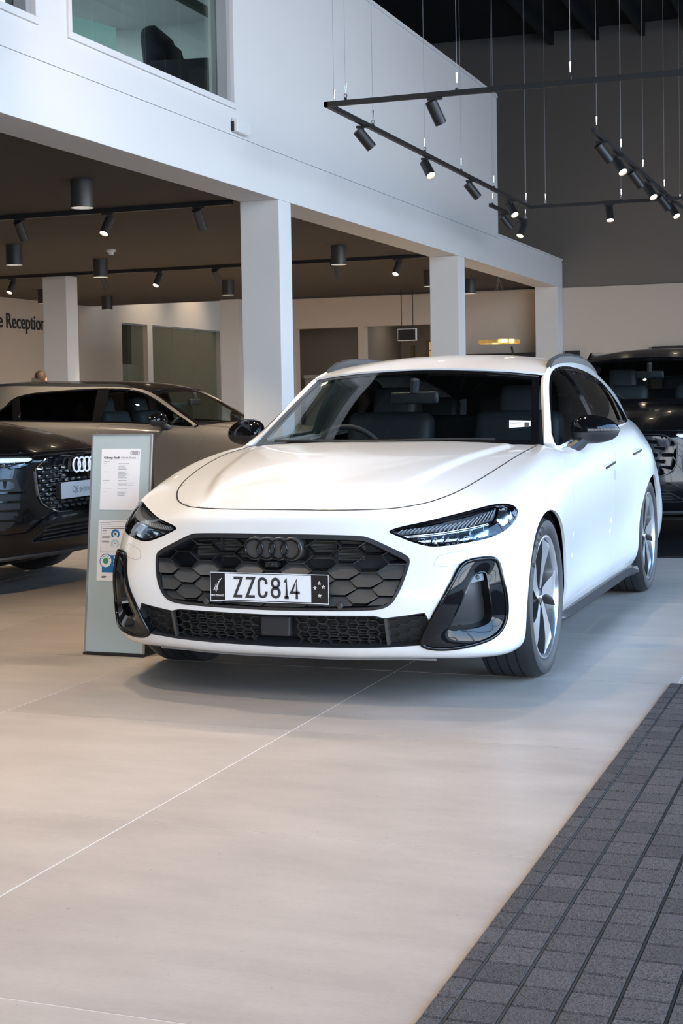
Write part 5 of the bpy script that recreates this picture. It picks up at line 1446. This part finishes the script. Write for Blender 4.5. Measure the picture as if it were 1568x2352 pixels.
# ================================================================== THE OTHER CARS
# ---- grey estate parked under the mezzanine
grey = empty('estate_car', (-3.49, 7.83, 0), PI / 2); tag(grey, 'warm grey estate car with black roof parked behind the black car', 'car')
FTg = dict(FT); FTg['holes'] = [GRILLE, LOWER, HL, mirror_uv(HL)]
def long_map(P):
    P = np.array(P, float); y = P[..., 1]
    P[..., 1] = np.where(y > 1.6, 1.6 + (y - 1.6) * 1.20, y)
    z = P[..., 2]; k = np.clip((z - 1.10) / .25, 0, 1) * np.clip((y - 1.5) / 1.2, 0, 1)
    P[..., 2] = z + .055 * k * np.clip((y - 2.2) / 1.0, 0, 1)
    return P
WBL = 1.6 + (2.892 - 1.6) * 1.20
SL, GL_ = Surf(long_map(net_estate())), Green(long_map)
build_body(grey, SL, M_greypaint, FTg, h=.055, wb=WBL, mapf=long_map)
build_greenhouse(grey, GL_, M_greypaint, M_blackpaint, DLO, h=.07)
for s in (1, -1):
    add_wheel(grey, s * .892, 0, .343, .262, .2); add_wheel(grey, s * .892, WBL, .343, .262, .3); add_mirror(grey, s)
    f = (lambda p: p) if s > 0 else mirror_uv
    q2 = px_uv([(1386, 1075.5), (1407, 1062), (1449.5, 1044), (1467, 1034.5)], 6, 13); q2[:, 0] *= s
    for a in (0, 2): band(SL, q2[a:a + 2], .022, M_greypaint, 'door_handle', grey, off=.012)
    hlg = trim_obj('headlight', S, f(HL), M_gloss, grey, h=.05, off=-.01, rim=.01)
add_cabin(grey, long_map, seat=pmat('seat_blue_grey', (0.05, 0.06, 0.07), 0.5))
trim_obj('front_grille', S, GRILLE, M_satin, grey, h=.05, off=-.012, rim=0)
trim_obj('lower_intake', S, LOWER, M_satin, grey, h=.05, off=-.012, rim=0)
for s in (1, -1):
    yy = np.linspace(1.42, 3.0, 24); V = []
    for y in yy:
        x = np.interp(y, [p[1] for p in GH_R], [p[0] for p in GH_R]) - .01; z = np.interp(y, [p[1] for p in GH_R], [p[2] for p in GH_R]); t = .03 * min(1, (y - 1.4) / .1, (3.02 - y) / .1)
        V += [(s * (x + .012), y, z - .01), (s * (x + .01), y, z + t), (s * (x - .012), y, z + t), (s * (x - .014), y, z - .01)]
    V = long_map(np.array(V))
    MB().add(V, [(i*4 + j, (i+1)*4 + j, (i+1)*4 + (j+1) % 4, i*4 + (j+1) % 4) for i in range(23) for j in range(4)]).build('roof_rail', M_satin, grey)
fin = MB().add([(-.012, 2.80, 1.42), (.012, 2.80, 1.42), (.010, 3.0, 1.41), (-.010, 3.0, 1.41), (-.004, 2.97, 1.50), (.004, 2.97, 1.50), (.003, 3.0, 1.497), (-.003, 3.0, 1.497)], [(0, 1, 5, 4), (1, 2, 6, 5), (2, 3, 7, 6), (3, 0, 4, 7), (4, 5, 6, 7), (0, 3, 2, 1)])
fin.build('aerial_fin', M_greypaint, grey)

# ---- tall cars: the same net stretched
def suv_map(P):
    P = np.array(P, float); x, y, z = P[..., 0], P[..., 1], P[..., 2]
    def sm(t): t = np.clip(t, 0, 1); return t * t * (3 - 2 * t)
    y2 = y - .055 * sm((z - .52) / .2) * sm((-.25 - y) / .35)
    z2 = np.interp(z, [0, .17, .20, .39, .50, .683, .771, .99, 1.386, 1.45], [0, .215, .245, .46, .60, .825, .905, 1.13, 1.575, 1.645])
    return np.stack([x * 1.04, y2, z2], -1)
S2 = Surf(suv_map(net_estate())); G2 = Green(suv_map)
def xz_uv(pts, Sx=S2, uhi=5.2, vhi=7.2): return find_uv(Sx, lambda P: P[..., [0, 2]], pts, 0, uhi, .3, vhi)
def build_suv(name, loc, rz, label, plate_text=None, ringmat=M_chrome, drl=M_drl, detail=True):
    root = empty(name, loc, rz); tag(root, label, 'car')
    hoodx = xz_uv([(0.01, .905), (.15, .905), (.30, .903), (.44, .897), (.56, .893), (.66, .90)]); hoodx[0, 0] = 0
    tail = FT['hood'][FT['hood'][:, 0] > 3.1]; hood = np.concatenate([hoodx, tail]); hood = hood[np.argsort(hood[:, 0])]; hood = smooth_poly(hood, 2, closed=False); hood[0, 0] = 0; hood[-1, 1] = 9.0
    gh = xz_uv([(0.01, .875), (.20, .874), (.37, .868), (.40, .862), (.495, .80), (.50, .78), (.49, .62), (.465, .57), (.42, .545), (.33, .513), (.28, .505), (0.01, .50)])
    gr = half_to_full(gh)
    hl = smooth_poly(xz_uv([(.455, .880), (.60, .884), (.74, .892), (.825, .900), (.835, .865), (.74, .815), (.62, .795), (.52, .825)]), 1)
    li = half_to_full(xz_uv([(0.01, .435), (.30, .435), (.40, .425), (.55, .345), (.52, .325), (0.01, .325)]))
    fl = smooth_poly(xz_uv([(.60, .74), (.74, .745), (.80, .72), (.82, .55), (.80, .43), (.74, .42), (.66, .50)]), 1)
    ft = dict(hood=hood, holes=[gr, hl, mirror_uv(hl), li], seam=np.array(FT['seam']), door_f=FT['door_f'], ridge=FT['ridge'])
    j = int(np.argmin(np.abs(hood[:, 0] - ft['seam'][-1][0]))); ft['seam'][-1] = hood[j]
    build_body(root, S2, M_blackpaint, ft, h=.05, R=.372, ra=.405, ridge=False, mapf=suv_map, wx=1.03)
    build_greenhouse(root, G2, M_blackpaint, M_blackpaint, DLO, h=.07)
    for s in (1, -1):
        add_wheel(root, s * .93, 0, .372, .280, .4); add_wheel(root, s * .93, 2.892, .372, .280, .1); add_mirror(root, s, suv_map)
        f = (lambda p: p) if s > 0 else mirror_uv
        h_ = trim_obj('headlight', S2, f(hl), M_gloss, root, holes=[f(shrink(hl, .006))], h=.03, off=.001, rim=.05)
        trim_obj('lamp_bowl', S2, f(hl), M_lampin, h_, h=.04, off=-.045, rim=0)
        st = xz_uv([(.468, .877), (.60, .880), (.73, .887), (.81, .893), (.80, .872), (.72, .862), (.60, .858), (.52, .855)])
        trim_obj('daytime_strip', S2, f(st), drl, h_, h=.02, off=-.012, rim=.01)
        for i in range(4):
            x0 = .55 + i * .062; q4 = xz_uv([(x0, .825 + .004 * i), (x0 + .045, .827 + .004 * i), (x0 + .045, .853 + .004 * i), (x0, .851 + .004 * i)])
            trim_obj('projector', S2, f(q4), M_smoke, h_, h=.02, off=-.02, rim=.01)
        trim_obj('lens_cover', S2, f(shrink(hl, .004)), M_lens, h_, h=.03, off=-.001, rim=0)
        # stacked blades of the corner vent
        v_ = trim_obj('corner_vent', S2, f(fl), M_dark, root, h=.03, off=.001, rim=.0)
        lw_ = smooth_poly(xz_uv([(.66, .725), (.75, .73), (.77, .70), (.75, .675), (.67, .675)]), 1); trim_obj('low_beam', S2, f(lw_), M_lampin, v_, h=.03, off=.006, rim=.006)
        for z in (.655, .60, .545, .485):
            bl = xz_uv([(.585, z), (.66, z), (.74, z + .002), (.815, z + .006)]); bl[:, 0] *= s
            band(S2, bl, .010, M_gloss, 'vent_blade', v_, off=.012, h=.02, depth=.01)
        sk = xz_uv([(.33, .500), (.45, .47), (.60, .39), (.74, .385), (.82, .39)]); sk[:, 0] *= s
        band(S2, sk, .022, M_gloss, 'corner_blade', root, off=.016, h=.02, depth=.02)
        ro = MB(); yy = np.linspace(1.42, 3.0, 24); V = []
        for y in yy:
            p = suv_map(np.array([np.interp(y, [q[1] for q in GH_R], [q[0] for q in GH_R]) - .01, y, np.interp(y, [q[1] for q in GH_R], [q[2] for q in GH_R])])); t = .045 * min(1, (y - 1.4) / .15, (3.02 - y) / .15)
            V += [(s * (p[0] + .014), p[1], p[2] - .012), (s * (p[0] + .01), p[1], p[2] + t), (s * (p[0] - .014), p[1], p[2] + t), (s * (p[0] - .016), p[1], p[2] - .012)]
        ro.add(V, [(i*4 + j, (i+1)*4 + j, (i+1)*4 + (j+1) % 4, i*4 + (j+1) % 4) for i in range(23) for j in range(4)]).build('roof_rail', M_chrome, root)
    add_cabin(root, suv_map, seat=pmat('seat_blue_grey', (0.05, 0.06, 0.07), 0.5))
    # grille
    g_ = trim_obj('front_grille', S2, gr, M_gloss, root, holes=[shrink(gr, .012)], h=.03, off=.004, rim=.03)
    trim_obj('grille_panel', S2, shrink(gr, .006), M_gloss, g_, h=.05, off=-.022, rim=0)
    band(S2, shrink(gr, .004), .007, M_chrome if plate_text else M_satin, 'grille_outline', g_, off=.009, closed=True)
    yf = fit_front(S2, .62, .30, .92)
    def f3(x, z, d): return (float(x), float(yf(x, z)[0]) - d, float(z))
    gx = S2(gr[:, 0], gr[:, 1])[:, [0, 2]]; hullp = ccw(gx)
    cellm = pmat('grille_cell_grey', (0.42, 0.46, 0.50) if plate_text else (.03, .03, .033), 0.10, metal=.95 if plate_text else 0) if plate_text else M_gloss
    def inside_pt(x, z): return inside(hullp, np.array([[x, z]]))[0]
    ztop = .80 if plate_text else .86
    dz = .0285 if plate_text else .052; dx = .075 if plate_text else .12
    for r_ in range(12):
        z = ztop - r_ * dz
        if z < .52: break
        for c_ in range(-9, 10):
            x = (c_ + (.5 if r_ % 2 else 0)) * dx; w, hh = dx * .40, dz * .30
            if abs(x) < .17 and z > .74: continue
            if not (inside_pt(x - w * 1.25, z - hh * 1.4) and inside_pt(x + w * 1.25, z + hh * 1.4)): continue
            pol = [(x - w * .72, z - hh), (x + w * .72, z - hh), (x + w, z + hh * .2), (x + w * .72, z + hh), (x - w * .72, z + hh), (x - w, z + hh * .2)]
            fr = [f3(a, b, -.004 - (.010 if b > z + hh * .5 else 0)) for a, b in pol]; bk = [f3(a, b, -.03) for a, b in pol]
            MB().add(fr + bk, [tuple(range(6))] + [(i, 6 + i, 6 + (i + 1) % 6, (i + 1) % 6) for i in range(6)]).build('grille_cell', cellm, g_)
    bzz = .805
    for i in range(4):
        cx = (i - 1.5) * .066; y0 = float(yf(0, bzz)[0]) - .012
        MB().tube([(cx + .046 * math.cos(q), y0, bzz + .046 * math.sin(q)) for q in np.linspace(0, 2 * PI, 33)[:-1]], .0062, 8, closed=True).build('ring', ringmat, g_, smooth=True)
    # lower intake and lip
    l_ = trim_obj('lower_intake', S2, li, M_satin, root, holes=[shrink(li, .008)], h=.03, off=.002, rim=.05)
    trim_obj('intake_backing', S2, shrink(li, -.01), M_dark, l_, h=.05, off=-.05, rim=0)
    for z in (.345, .37, .395, .42):
        MB().box((-.45, float(yf(.2, z)[0]) + .02, z), (.45, float(yf(.2, z)[0]) + .03, z + .007)).build('slat', M_satin, l_)
    band(S2, np.array([(u, .95) for u in np.linspace(-4.6, 4.6, 60)]), .030, pmat('lip_grey', (0.09, 0.095, 0.10), 0.35, metal=.4), 'bumper_lip', root, off=.012, h=.03, depth=.02)
    if plate_text:
        yp = float(yf(0.0, .61)[0]) - .018
        pp = MB().prism([(-.30, .592), (.30, .592), (.30, .698), (-.30, .698)], lambda a, b, d: (a, d, b), yp - .006, yp).build('name_plate', pmat('plate_silver', (0.62, 0.64, 0.66), 0.4), root, bevel=.002)
        text_obj('plate_lettering', plate_text, M_inkgrey, frame_mat((-.05, yp - .0075, .627), (1, 0, 0), (0, 0, 1)), pp, size=.062, sx=.92, align='CENTER')
        for sx in (-.3, .3):
            MB().box((sx - .012, yp, .60), (sx + .012, yp + .03, .69)).build('plate_bracket', M_dark, pp)
    return root
build_suv('suv_car', (-3.64, 2.42, 0), PI / 2, 'black tall electric car with name plate reading Q6 e-tron beside the grey display stand', 'Q6 e-tron', M_ringw)
build_suv('suv_car', (0.20, 6.62, 0.012), 0.0, 'glossy black tall car standing behind the tail of the white car', None, M_chrome)
# ================================================================== SMALL THINGS
# black display mat under the car behind
dm_ = MB().box((-1.6, 4.78, 0.0), (2.2, 11.5, 0.012)).build('display_mat', pmat('black_mat', (0.006, 0.008, 0.012), 0.3), bevel=.002)
tag(dm_, 'black glossy floor mat under the car behind the white car', 'mat')

# ---- information stand beside the bonnet
st = empty('display_stand', (-1.19, -.016, 0)); tag(st, 'grey leaning information stand with two printed sheets beside the white car', 'display stand')
HS, TL = 1.052, .156
wB, wT = .157, .160
lean = lambda x, z, d: (x, TL * z / HS - d * 1.0, z)
b = MB()
b.hexa([(-wB, 0, .012), (wB, 0, .012), (wB, .15, .012), (-wB, .15, .012), (-wT - .012, TL, HS), (wT - .012, TL, HS), (wT - .012, TL + .012, HS), (-wT - .012, TL + .012, HS)])
b.build('body', M_dark, st, bevel=.002)
def lean_p(x, z): return (x - .012 * z / HS, TL * z / HS, z)
def on_stand(poly, name, mat, d0, d1, parent=st, bevel=0):
    return MB().prism(poly, lambda a, c, d: (lean_p(a, c)[0], lean_p(a, c)[1] - d, c), d0, d1).build(name, mat, parent, bevel=bevel)
on_stand([(-wB + .005, .016), (wB - .005, .016), (wT - .005, HS - .004), (-wT + .005, HS - .004)], 'front_panel', M_signgrey, 0.0, .006)
for s in (-1, 1):
    on_stand([(s * wB - .004, .012), (s * wB + .004, .012), (s * wT + .004, HS), (s * wT - .004, HS)] if True else [], 'edge_strip', M_alu, -.004, .009)
on_stand([(-wT, HS - .004), (wT, HS - .004), (wT, HS + .003), (-wT, HS + .003)], 'top_strip', M_alu, -.004, .009)
MB().box((-wB - .006, -.012, 0), (wB + .006, .152, .014)).build('base', M_dark, st, bevel=.002)
MS = lambda x, z, d=.0095: frame_mat((lean_p(x, z)[0], lean_p(x, z)[1] - d, z), (1, 0, 0), (-.0114, TL / HS, 1))
# upper sheet (values in metres on the stand)
s1 = on_stand([(-.106, .690), (.104, .690), (.104, .983), (-.106, .983)], 'price_sheet', M_paper, .006, .0075)
def bars(rows, parent, d=.0082, mat=M_inkgrey, hh=.0016):
    m = MB()
    for (x0, x1, z) in rows:
        m.add([(lean_p(x, zz)[0], lean_p(x, zz)[1] - d, zz) for x, zz in ((x0, z), (x1, z), (x1, z + hh), (x0, z + hh))], [(0, 1, 2, 3)])
    return tag(m.build('small_print', mat, parent), kind='stuff')
rg = MB()
for i in range(4):
    cx, cz = .060 + i * .0105, .963
    rg.tube([(lean_p(cx + .0085 * math.cos(q), cz + .0085 * math.sin(q))[0], lean_p(0, cz + .0085 * math.sin(q))[1] - .0082, cz + .0085 * math.sin(q)) for q in np.linspace(0, 2 * PI, 21)[:-1]], .0009, 4, closed=True)
rg.build('ring_logo', M_ink, s1)
text_obj('sheet_heading', 'Giltrap Audi', M_ink, MS(-.092, .936), s1, size=.0155, bold=.0003, sx=1.12)
text_obj('sheet_heading', 'North Shore', M_inkgrey, MS(.002, .936), s1, size=.0155, sx=1.0)
rows = [(-.092, -.060, .922)]
for z, ln in ((.911, .06), (.900, .04), (.895, .04), (.890, .05), (.885, .045), (.872, .05), (.867, .035), (.862, .045), (.857, .06), (.852, .04), (.847, .055), (.842, .05), (.830, .05), (.818, .09), (.813, .05), (.808, .085), (.792, .055), (.775, .055), (.770, .045), (.765, .035), (.760, .04)):
    rows.append((-.012, -.012 + ln, z))
for z, ln in ((.911, .014), (.900, .02), (.872, .042), (.830, .034), (.818, .018), (.792, .046), (.775, .02)): rows.append((-.092, -.092 + ln, z))
bars(rows, s1)
# lower sheet with the fuel economy label
s2 = on_stand([(-.108, .352), (.104, .352), (.104, .640), (-.108, .640)], 'economy_sheet', M_paper, .006, .0075)
bars([(-.04, -.025, .634), (-.02, .015, .634), (.02, .035, .634), (-.10, -.04, .627), (-.10, -.03, .620)], s2)
fr = MB(); P4 = [(-.092, .488), (.098, .488), (.098, .612), (-.092, .612)]; I4 = [(-.0905, .4895), (.0965, .4895), (.0965, .6105), (-.0905, .6105)]
fr.add([(lean_p(a, c)[0], lean_p(a, c)[1] - .0082, c) for a, c in P4 + I4], [(i, (i + 1) % 4, 4 + (i + 1) % 4, 4 + i) for i in range(4)]); fr.build('label_frame', M_inkgrey, s2)
bars([(-.085, .05, .600), (.06, .085, .600)], s2, hh=.003, mat=M_ink)
bars([(-.085, -.06, .588), (-.085, -.062, .574), (-.085, -.04, .56), (-.085, -.045, .555), (-.085, -.05, .54), (-.085, -.045, .535)], s2, hh=.003)
def gauge(cx, cz, mat, name):
    m = MB(); V = []; n = 24
    for k in range(n + 1):
        a = math.radians(-50 + 280 * k / n)
        for r in (.023, .013): V.append((cx + r * math.cos(a), cz + r * math.sin(a)))
    m.add([(lean_p(a, c)[0], lean_p(a, c)[1] - .0083, c) for a, c in V], [(2*i, 2*i + 1, 2*i + 3, 2*i + 2) for i in range(n)]); m.build(name, mat, s2)
gauge(-.014, .575, M_blueink, 'fuel_gauge'); gauge(-.014, .527, M_lblueink, 'emission_gauge')
bars([(-.020, -.008, .577), (-.020, -.008, .570), (-.020, -.008, .529)], s2, hh=.004, mat=M_ink)
def disc(cx, cz, r, mat, name, d): 
    m = MB(); n = 32; m.add([(lean_p(cx + r * math.cos(q), 0)[0] - .012 * (cz + r * math.sin(q)) / HS, lean_p(0, cz + r * math.sin(q))[1] - d, cz + r * math.sin(q)) for q in np.linspace(0, 2*PI, n + 1)[:-1]], [tuple(range(n))]); return m.build(name, mat, s2)
on_stand([(-.080, .392), (.10, .392), (.10, .474), (-.080, .474)], 'rating_panel', M_blueink, .0075, .0082, s2)
disc(-.060, .447, .034, M_blueink, 'rating_rim', .0086); disc(-.060, .447, .030, M_paper, 'rating_disc', .0089); disc(-.060, .447, .015, M_greenink, 'rating_centre', .0092)
m = MB()
for k in range(5):
    a = math.radians(30 + 30 * k); cx, cz = -.060 + .023 * math.cos(a), .447 + .023 * math.sin(a)
    pts = [(cx + .004 * (1 if i % 2 == 0 else .45) * math.sin(i * PI / 5), cz + .004 * (1 if i % 2 == 0 else .45) * math.cos(i * PI / 5)) for i in range(10)] + [(cx, cz)]
    m.add([(lean_p(a_, c)[0], lean_p(a_, c)[1] - .0093, c) for a_, c in pts], [(i, (i + 1) % 10, 10) for i in range(10)])
tag(m.build('rating_stars', M_blueink, s2), kind='stuff')
for z in (.458, .440, .423): on_stand([(-.018, z), (.09, z), (.09, z + .010), (-.018, z + .010)], 'rating_bar', M_paper, .0082, .0088, s2)
on_stand([(-.015, .398), (.005, .398), (.005, .415), (-.015, .415)], 'rating_tick', M_greenink, .0082, .0090, s2)
bars([(-.08, -.055, .372), (-.08, -.06, .366)], s2, hh=.003, mat=M_ink)

# ---- small box on the beam, reception lettering
bx = empty('wall_box', (XF, 5.26, 3.440)); tag(bx, 'small white plastic box fixed over the joint of the mezzanine wall', 'wall box')
MB().box((0, -.135, 0), (.05, .135, .112)).build('cover', pmat('white_plastic', (0.8, 0.8, 0.78), 0.4), bx, bevel=.006)
MB().box((-.001, -.145, .006), (.02, -.135, .085)).build('cable_gland', M_dark, bx)
rs_ = empty('wall_lettering', (RX, 16.76, 2.52)); tag(rs_, 'dark lettering reading Service Reception on the warm white wall', 'lettering')
me = text_mesh('Service Reception', size=.36, sx=.86, align='RIGHT', ext=.006, bold=.003); me.materials.clear(); me.materials.append(M_ink)
me.transform(frame_mat((.008, 0, 0), (0, 1, 0), (0, 0, 1))); link('letters', me, rs_)
# ---- armchair upstairs behind the window
_c = at(372, 84, 0, -3.75); ac = empty('armchair', (-3.75, float(_c[1]) + .62, 3.40), 1.75); ac.scale = [float(_c[2] - 3.40) / .95 * s_ for s_ in (.85, .85, 1.22)]; tag(ac, 'dark upholstered armchair behind the upper window', 'armchair')
def soft(name, c, d, r, rx=0, parent=ac, mat=M_fabricdk):
    o = rbox(name, c, d, mat, parent, rx=rx, r=r); return o
soft('seat', (0, 0, .36), (.62, .62, .22), .07)
soft('backrest', (0, .32, .62), (.66, .20, .62), .10, -.15); soft('armrest', (-.36, .02, .46), (.16, .66, .42), .07); soft('armrest', (.36, .02, .46), (.16, .66, .42), .07)
soft('cushion', (.02, .20, .64), (.44, .16, .40), .07, -.25)
for sx in (-.3, .3):
    for sy in (-.26, .3): MB().tube([(sx, sy, 0), (sx, sy, .26)], [.014, .02], 8).build('leg', M_dark, ac)
_g = at(196, 60, 0, -3.7); _gt = float(at(180, 38, 0, -3.7)[2]); gs = empty('glass_screen', (-3.7, float(_g[1]), 3.40), -.25); tag(gs, 'pale green frosted glass screen behind the upper window', 'glass screen')
MB().box((-.01, -.34, .0), (.01, .34, _gt - 3.40)).build('pane', pmat('frosted_green_glass', (0.55, 0.72, 0.70), 0.25, coat=.5), gs); MB().box((-.02, -.36, 0), (.02, -.34, _gt - 3.38)).build('post', M_dark, gs)
_b = at(494, 40, 0, -3.6); _by, _bz = float(_b[1]), float(_b[2])
bt = MB().box((-3.62, -1.0, _bz - .03), (-3.56, _by, _bz + .04)).build('ceiling_rail', M_dark); tag(bt, 'black ceiling rail inside the room behind the upper window', 'rail')
hg = MB().box((-3.60, _by - .08, _bz + .03), (-3.58, _by - .03, 5.34)).build('hanger', M_dark, bt)
hg2 = MB().box((-3.60, 0.15, _bz + .03), (-3.58, 0.2, 5.34)).build('hanger', M_dark, bt)
# ---- gold ring pendant, sideboard, screen
pd = empty('pendant_lamp', (-3.32, 16.0, 2.02)); tag(pd, 'gold ring pendant lamp hanging beside the plain grey wall', 'pendant lamp')
V = []; n = 48
for k in range(n):
    a = 2 * PI * k / n
    for r, z in ((.315, 0), (.315, .055), (.305, .055), (.305, 0)): V.append((r * math.cos(a), r * math.sin(a), z))
MB().add(V, [(k*4 + j, ((k+1) % n)*4 + j, ((k+1) % n)*4 + (j+1) % 4, k*4 + (j+1) % 4) for k in range(n) for j in range(4)]).build('ring', M_gold, pd, smooth=True, auto=.5)
for k in range(3):
    a = 2 * PI * k / 3; MB().tube([(.31 * math.cos(a), .31 * math.sin(a), .05), (0, 0, 1.01)], .0018, 5).build('cord', M_wire, pd)
fl_ = empty('floor_lamp', (-3.42, 17.4, 0)); tag(fl_, 'thin dark lamp post standing in front of the plain grey wall', 'floor lamp')
MB().tube([(0, 0, .02), (.03, 0, 1.6), (-.05, 0, 2.02)], .018, 8).build('pole', M_dark, fl_); MB().lathe([(0, 0), (.16, 0), (.16, .02), (0, .02)], 24).build('base', M_dark, fl_)
sd = empty('sideboard', (-3.9, 18.15, 0)); tag(sd, 'tall black cabinet standing against the plain grey wall', 'cabinet')
MB().box((-.65, -.2, 0), (.68, .22, 1.93)).build('carcass', M_dark, sd, bevel=.004)
for i in range(2): 
    d_ = MB().box((-.64 + i * .66, -.218, .05), (.0 + i * .66, -.2, 1.9)).build('door', M_satin, sd); MB().box((-.06 + i * .10, -.228, .9), (-.045 + i * .10, -.218, 1.1)).build('handle', M_alu, d_)
sh_ = MB().box((-1.35, 18.28, 1.86), (2.6, 18.4, 1.98)).build('wall_ledge', M_dark); tag(sh_, 'dark ledge fixed along the back wall above the black car', 'ledge')
sh2 = MB().box((-2.78, 18.30, 1.72), (-2.55, 18.4, 1.95)).build('wall_screen', M_dark); tag(sh2, 'small black wall screen beside the end column', 'screen')
hs = empty('hanging_screen', (-5.30, 17.6, 2.17)); tag(hs, 'hanging display screen with a pale rounded frame before the dark opening', 'screen')
MB().box((-.165, -.03, 0), (.165, .03, .205)).build('bezel', pmat('white_plastic', (0.8, 0.8, 0.78), 0.4), hs, bevel=.012); MB().box((-.15, -.034, .014), (.15, -.03, .19)).build('glass', M_dark, hs)
for sx in (-.1, .1): MB().tube([(sx, 0, .2), (sx, 0, .86)], .008, 6).build('hanger', M_dark, hs)
# ---- things seen through the office glass
ob = empty('office_counter', (-13.2, 23.2, 0)); tag(ob, 'white office counter behind the glass partition', 'counter')
MB().box((-.5, -1.6, 0), (.4, 1.6, 1.15)).build('body', pmat('pale_counter', (0.5, 0.5, 0.47), 0.5), ob); MB().box((-.55, -1.65, 1.15), (.45, 1.65, 1.2)).build('worktop', M_plate_w, ob)
oc = empty('office_cabinet', (-14.795, 23.0, 0)); tag(oc, 'pale wall cabinet at the back of the glass office', 'cabinet')
MB().box((-.2, -2.6, 1.55), (.2, 2.6, 2.12)).build('body', pmat('pale_counter', (0.5, 0.5, 0.47), 0.5), oc); MB().box((-.18, -2.6, 0), (.12, 2.6, 1.55)).build('splashback', pmat('cream_panel', (0.42, 0.37, 0.31), 0.6), oc)

# ---- person behind the grey car
def person(loc, rz):
    root = empty('person', loc, rz); tag(root, 'person with short brown hair in a dark shirt standing behind the grey car', 'person')
    J = {0: (0, 0, .92), 1: (0, -.01, 1.12), 2: (0, 0, 1.32), 3: (0, .005, 1.42), 4: (0, -.01, 1.50),
         5: (.10, 0, .88), 6: (.11, -.01, .48), 7: (.11, .02, .09), 8: (.12, -.13, .04), 9: (-.10, 0, .88), 10: (-.11, -.01, .48), 11: (-.11, .02, .09), 12: (-.12, -.13, .04),
         13: (.18, 0, 1.36), 14: (.23, .02, 1.09), 15: (.22, -.14, .90), 16: (-.18, 0, 1.36), 17: (-.23, .02, 1.09), 18: (-.22, -.14, .90), 19: (.21, -.21, .85), 20: (-.21, -.21, .85)}
    E_ = [(0, 1), (1, 2), (2, 3), (3, 4), (0, 5), (5, 6), (6, 7), (7, 8), (0, 9), (9, 10), (10, 11), (11, 12), (2, 13), (13, 14), (14, 15), (15, 19), (2, 16), (16, 17), (17, 18), (18, 20)]
    Rr = {0: (.16, .11), 1: (.15, .10), 2: (.17, .105), 3: (.06, .06), 4: (.055, .055), 5: (.09, .09), 6: (.06, .065), 7: (.042, .045), 8: (.045, .03), 9: (.09, .09), 10: (.06, .065), 11: (.042, .045), 12: (.045, .03), 13: (.06, .06), 14: (.045, .045), 15: (.030, .034), 16: (.06, .06), 17: (.045, .045), 18: (.030, .034), 19: (.035, .018), 20: (.035, .018)}
    me = bpy.data.meshes.new('body'); me.from_pydata([J[i] for i in range(21)], E_, []); me.materials.append(M_shirt)
    o = link('body', me, root)
    sk = o.modifiers.new('skin', 'SKIN'); o.modifiers.new('sub', 'SUBSURF').levels = 2; o.modifiers['sub'].render_levels = 2
    for i, v in enumerate(me.skin_vertices[0].data): v.radius = Rr[i]; v.use_root = (i == 0)
    # head with face, ears; hair
    def blob(name, fn, mat, nu=32, nv=24):
        V = []; F = []
        for j in range(nv + 1):
            ph = PI * j / nv
            for i in range(nu):
                th = 2 * PI * i / nu; V.append(fn(math.sin(ph) * math.cos(th), math.sin(ph) * math.sin(th), math.cos(ph)))
        for j in range(nv):
            for i in range(nu): F.append((j*nu + i, j*nu + (i+1) % nu, (j+1)*nu + (i+1) % nu, (j+1)*nu + i))
        return MB().add(V, F).build(name, mat, root, smooth=True)
    def head(x, y, z):
        w = .074 * (1 - .22 * max(0, -z)); Y = y * .094 - (.018 if y < -.6 and abs(x) < .25 and -.35 < z < .1 else 0) - .012 * max(0, -z)
        return (x * w, Y - .012, 1.625 + z * .118)
    h = blob('head', head, M_skin)
    def hair(x, y, z):
        return (x * .081, y * .098 + .003, 1.642 + z * .108) if ((z > .05 and y > -.45) or y > .0 or z > .45) and z > -.45 else (x * .066, y * .08, 1.62 + z * .09)
    blob('hair', hair, M_hair)
    for s in (-1, 1):
        m = MB().lathe([(0, -.008), (.018, -.006), (.024, 0), (.018, .006), (0, .008)], 14, 'x', (0, 0, 0)); e = m.build('ear', M_skin, root, smooth=True); e.location = (s * .075, 0, 1.62); e.scale = (1, .8, 1.25)
        ey = MB().lathe([(0, -.011), (.008, -.008), (.011, 0), (.008, .008), (0, .011)], 12, 'z').build('eye', M_plate_w, root, smooth=True); ey.location = (s * .030, -.092, 1.632)
    MB().box((-.024, -.108, 1.565), (.024, -.098, 1.572)).build('mouth', pmat('lips', (.4, .16, .13), .5), root)
    for s in (-1, 1):
        for k in range(5):
            a = (k - 2) * .016; L_ = (.055, .07, .075, .07, .05)[k] if k else .05
            x0 = s * (.21) + a; p0 = (x0, -.225, .842) if k else (s * (.21 - .03), -.19, .86)
            p1 = (p0[0], p0[1] - L_ * .5, p0[2] - .012); p2 = (p0[0], p0[1] - L_ * .8, p0[2] - .035)
            MB().tube([p0, p1, p2], [.0085, .008, .0065], 8).build('finger', M_skin, root, smooth=True)
    return root
pp_ = at(93, 850, 1, 10.6)
pr_ = person((float(pp_[0]), 10.6, 0), 3.15); pr_.scale = (.945, .945, .945)
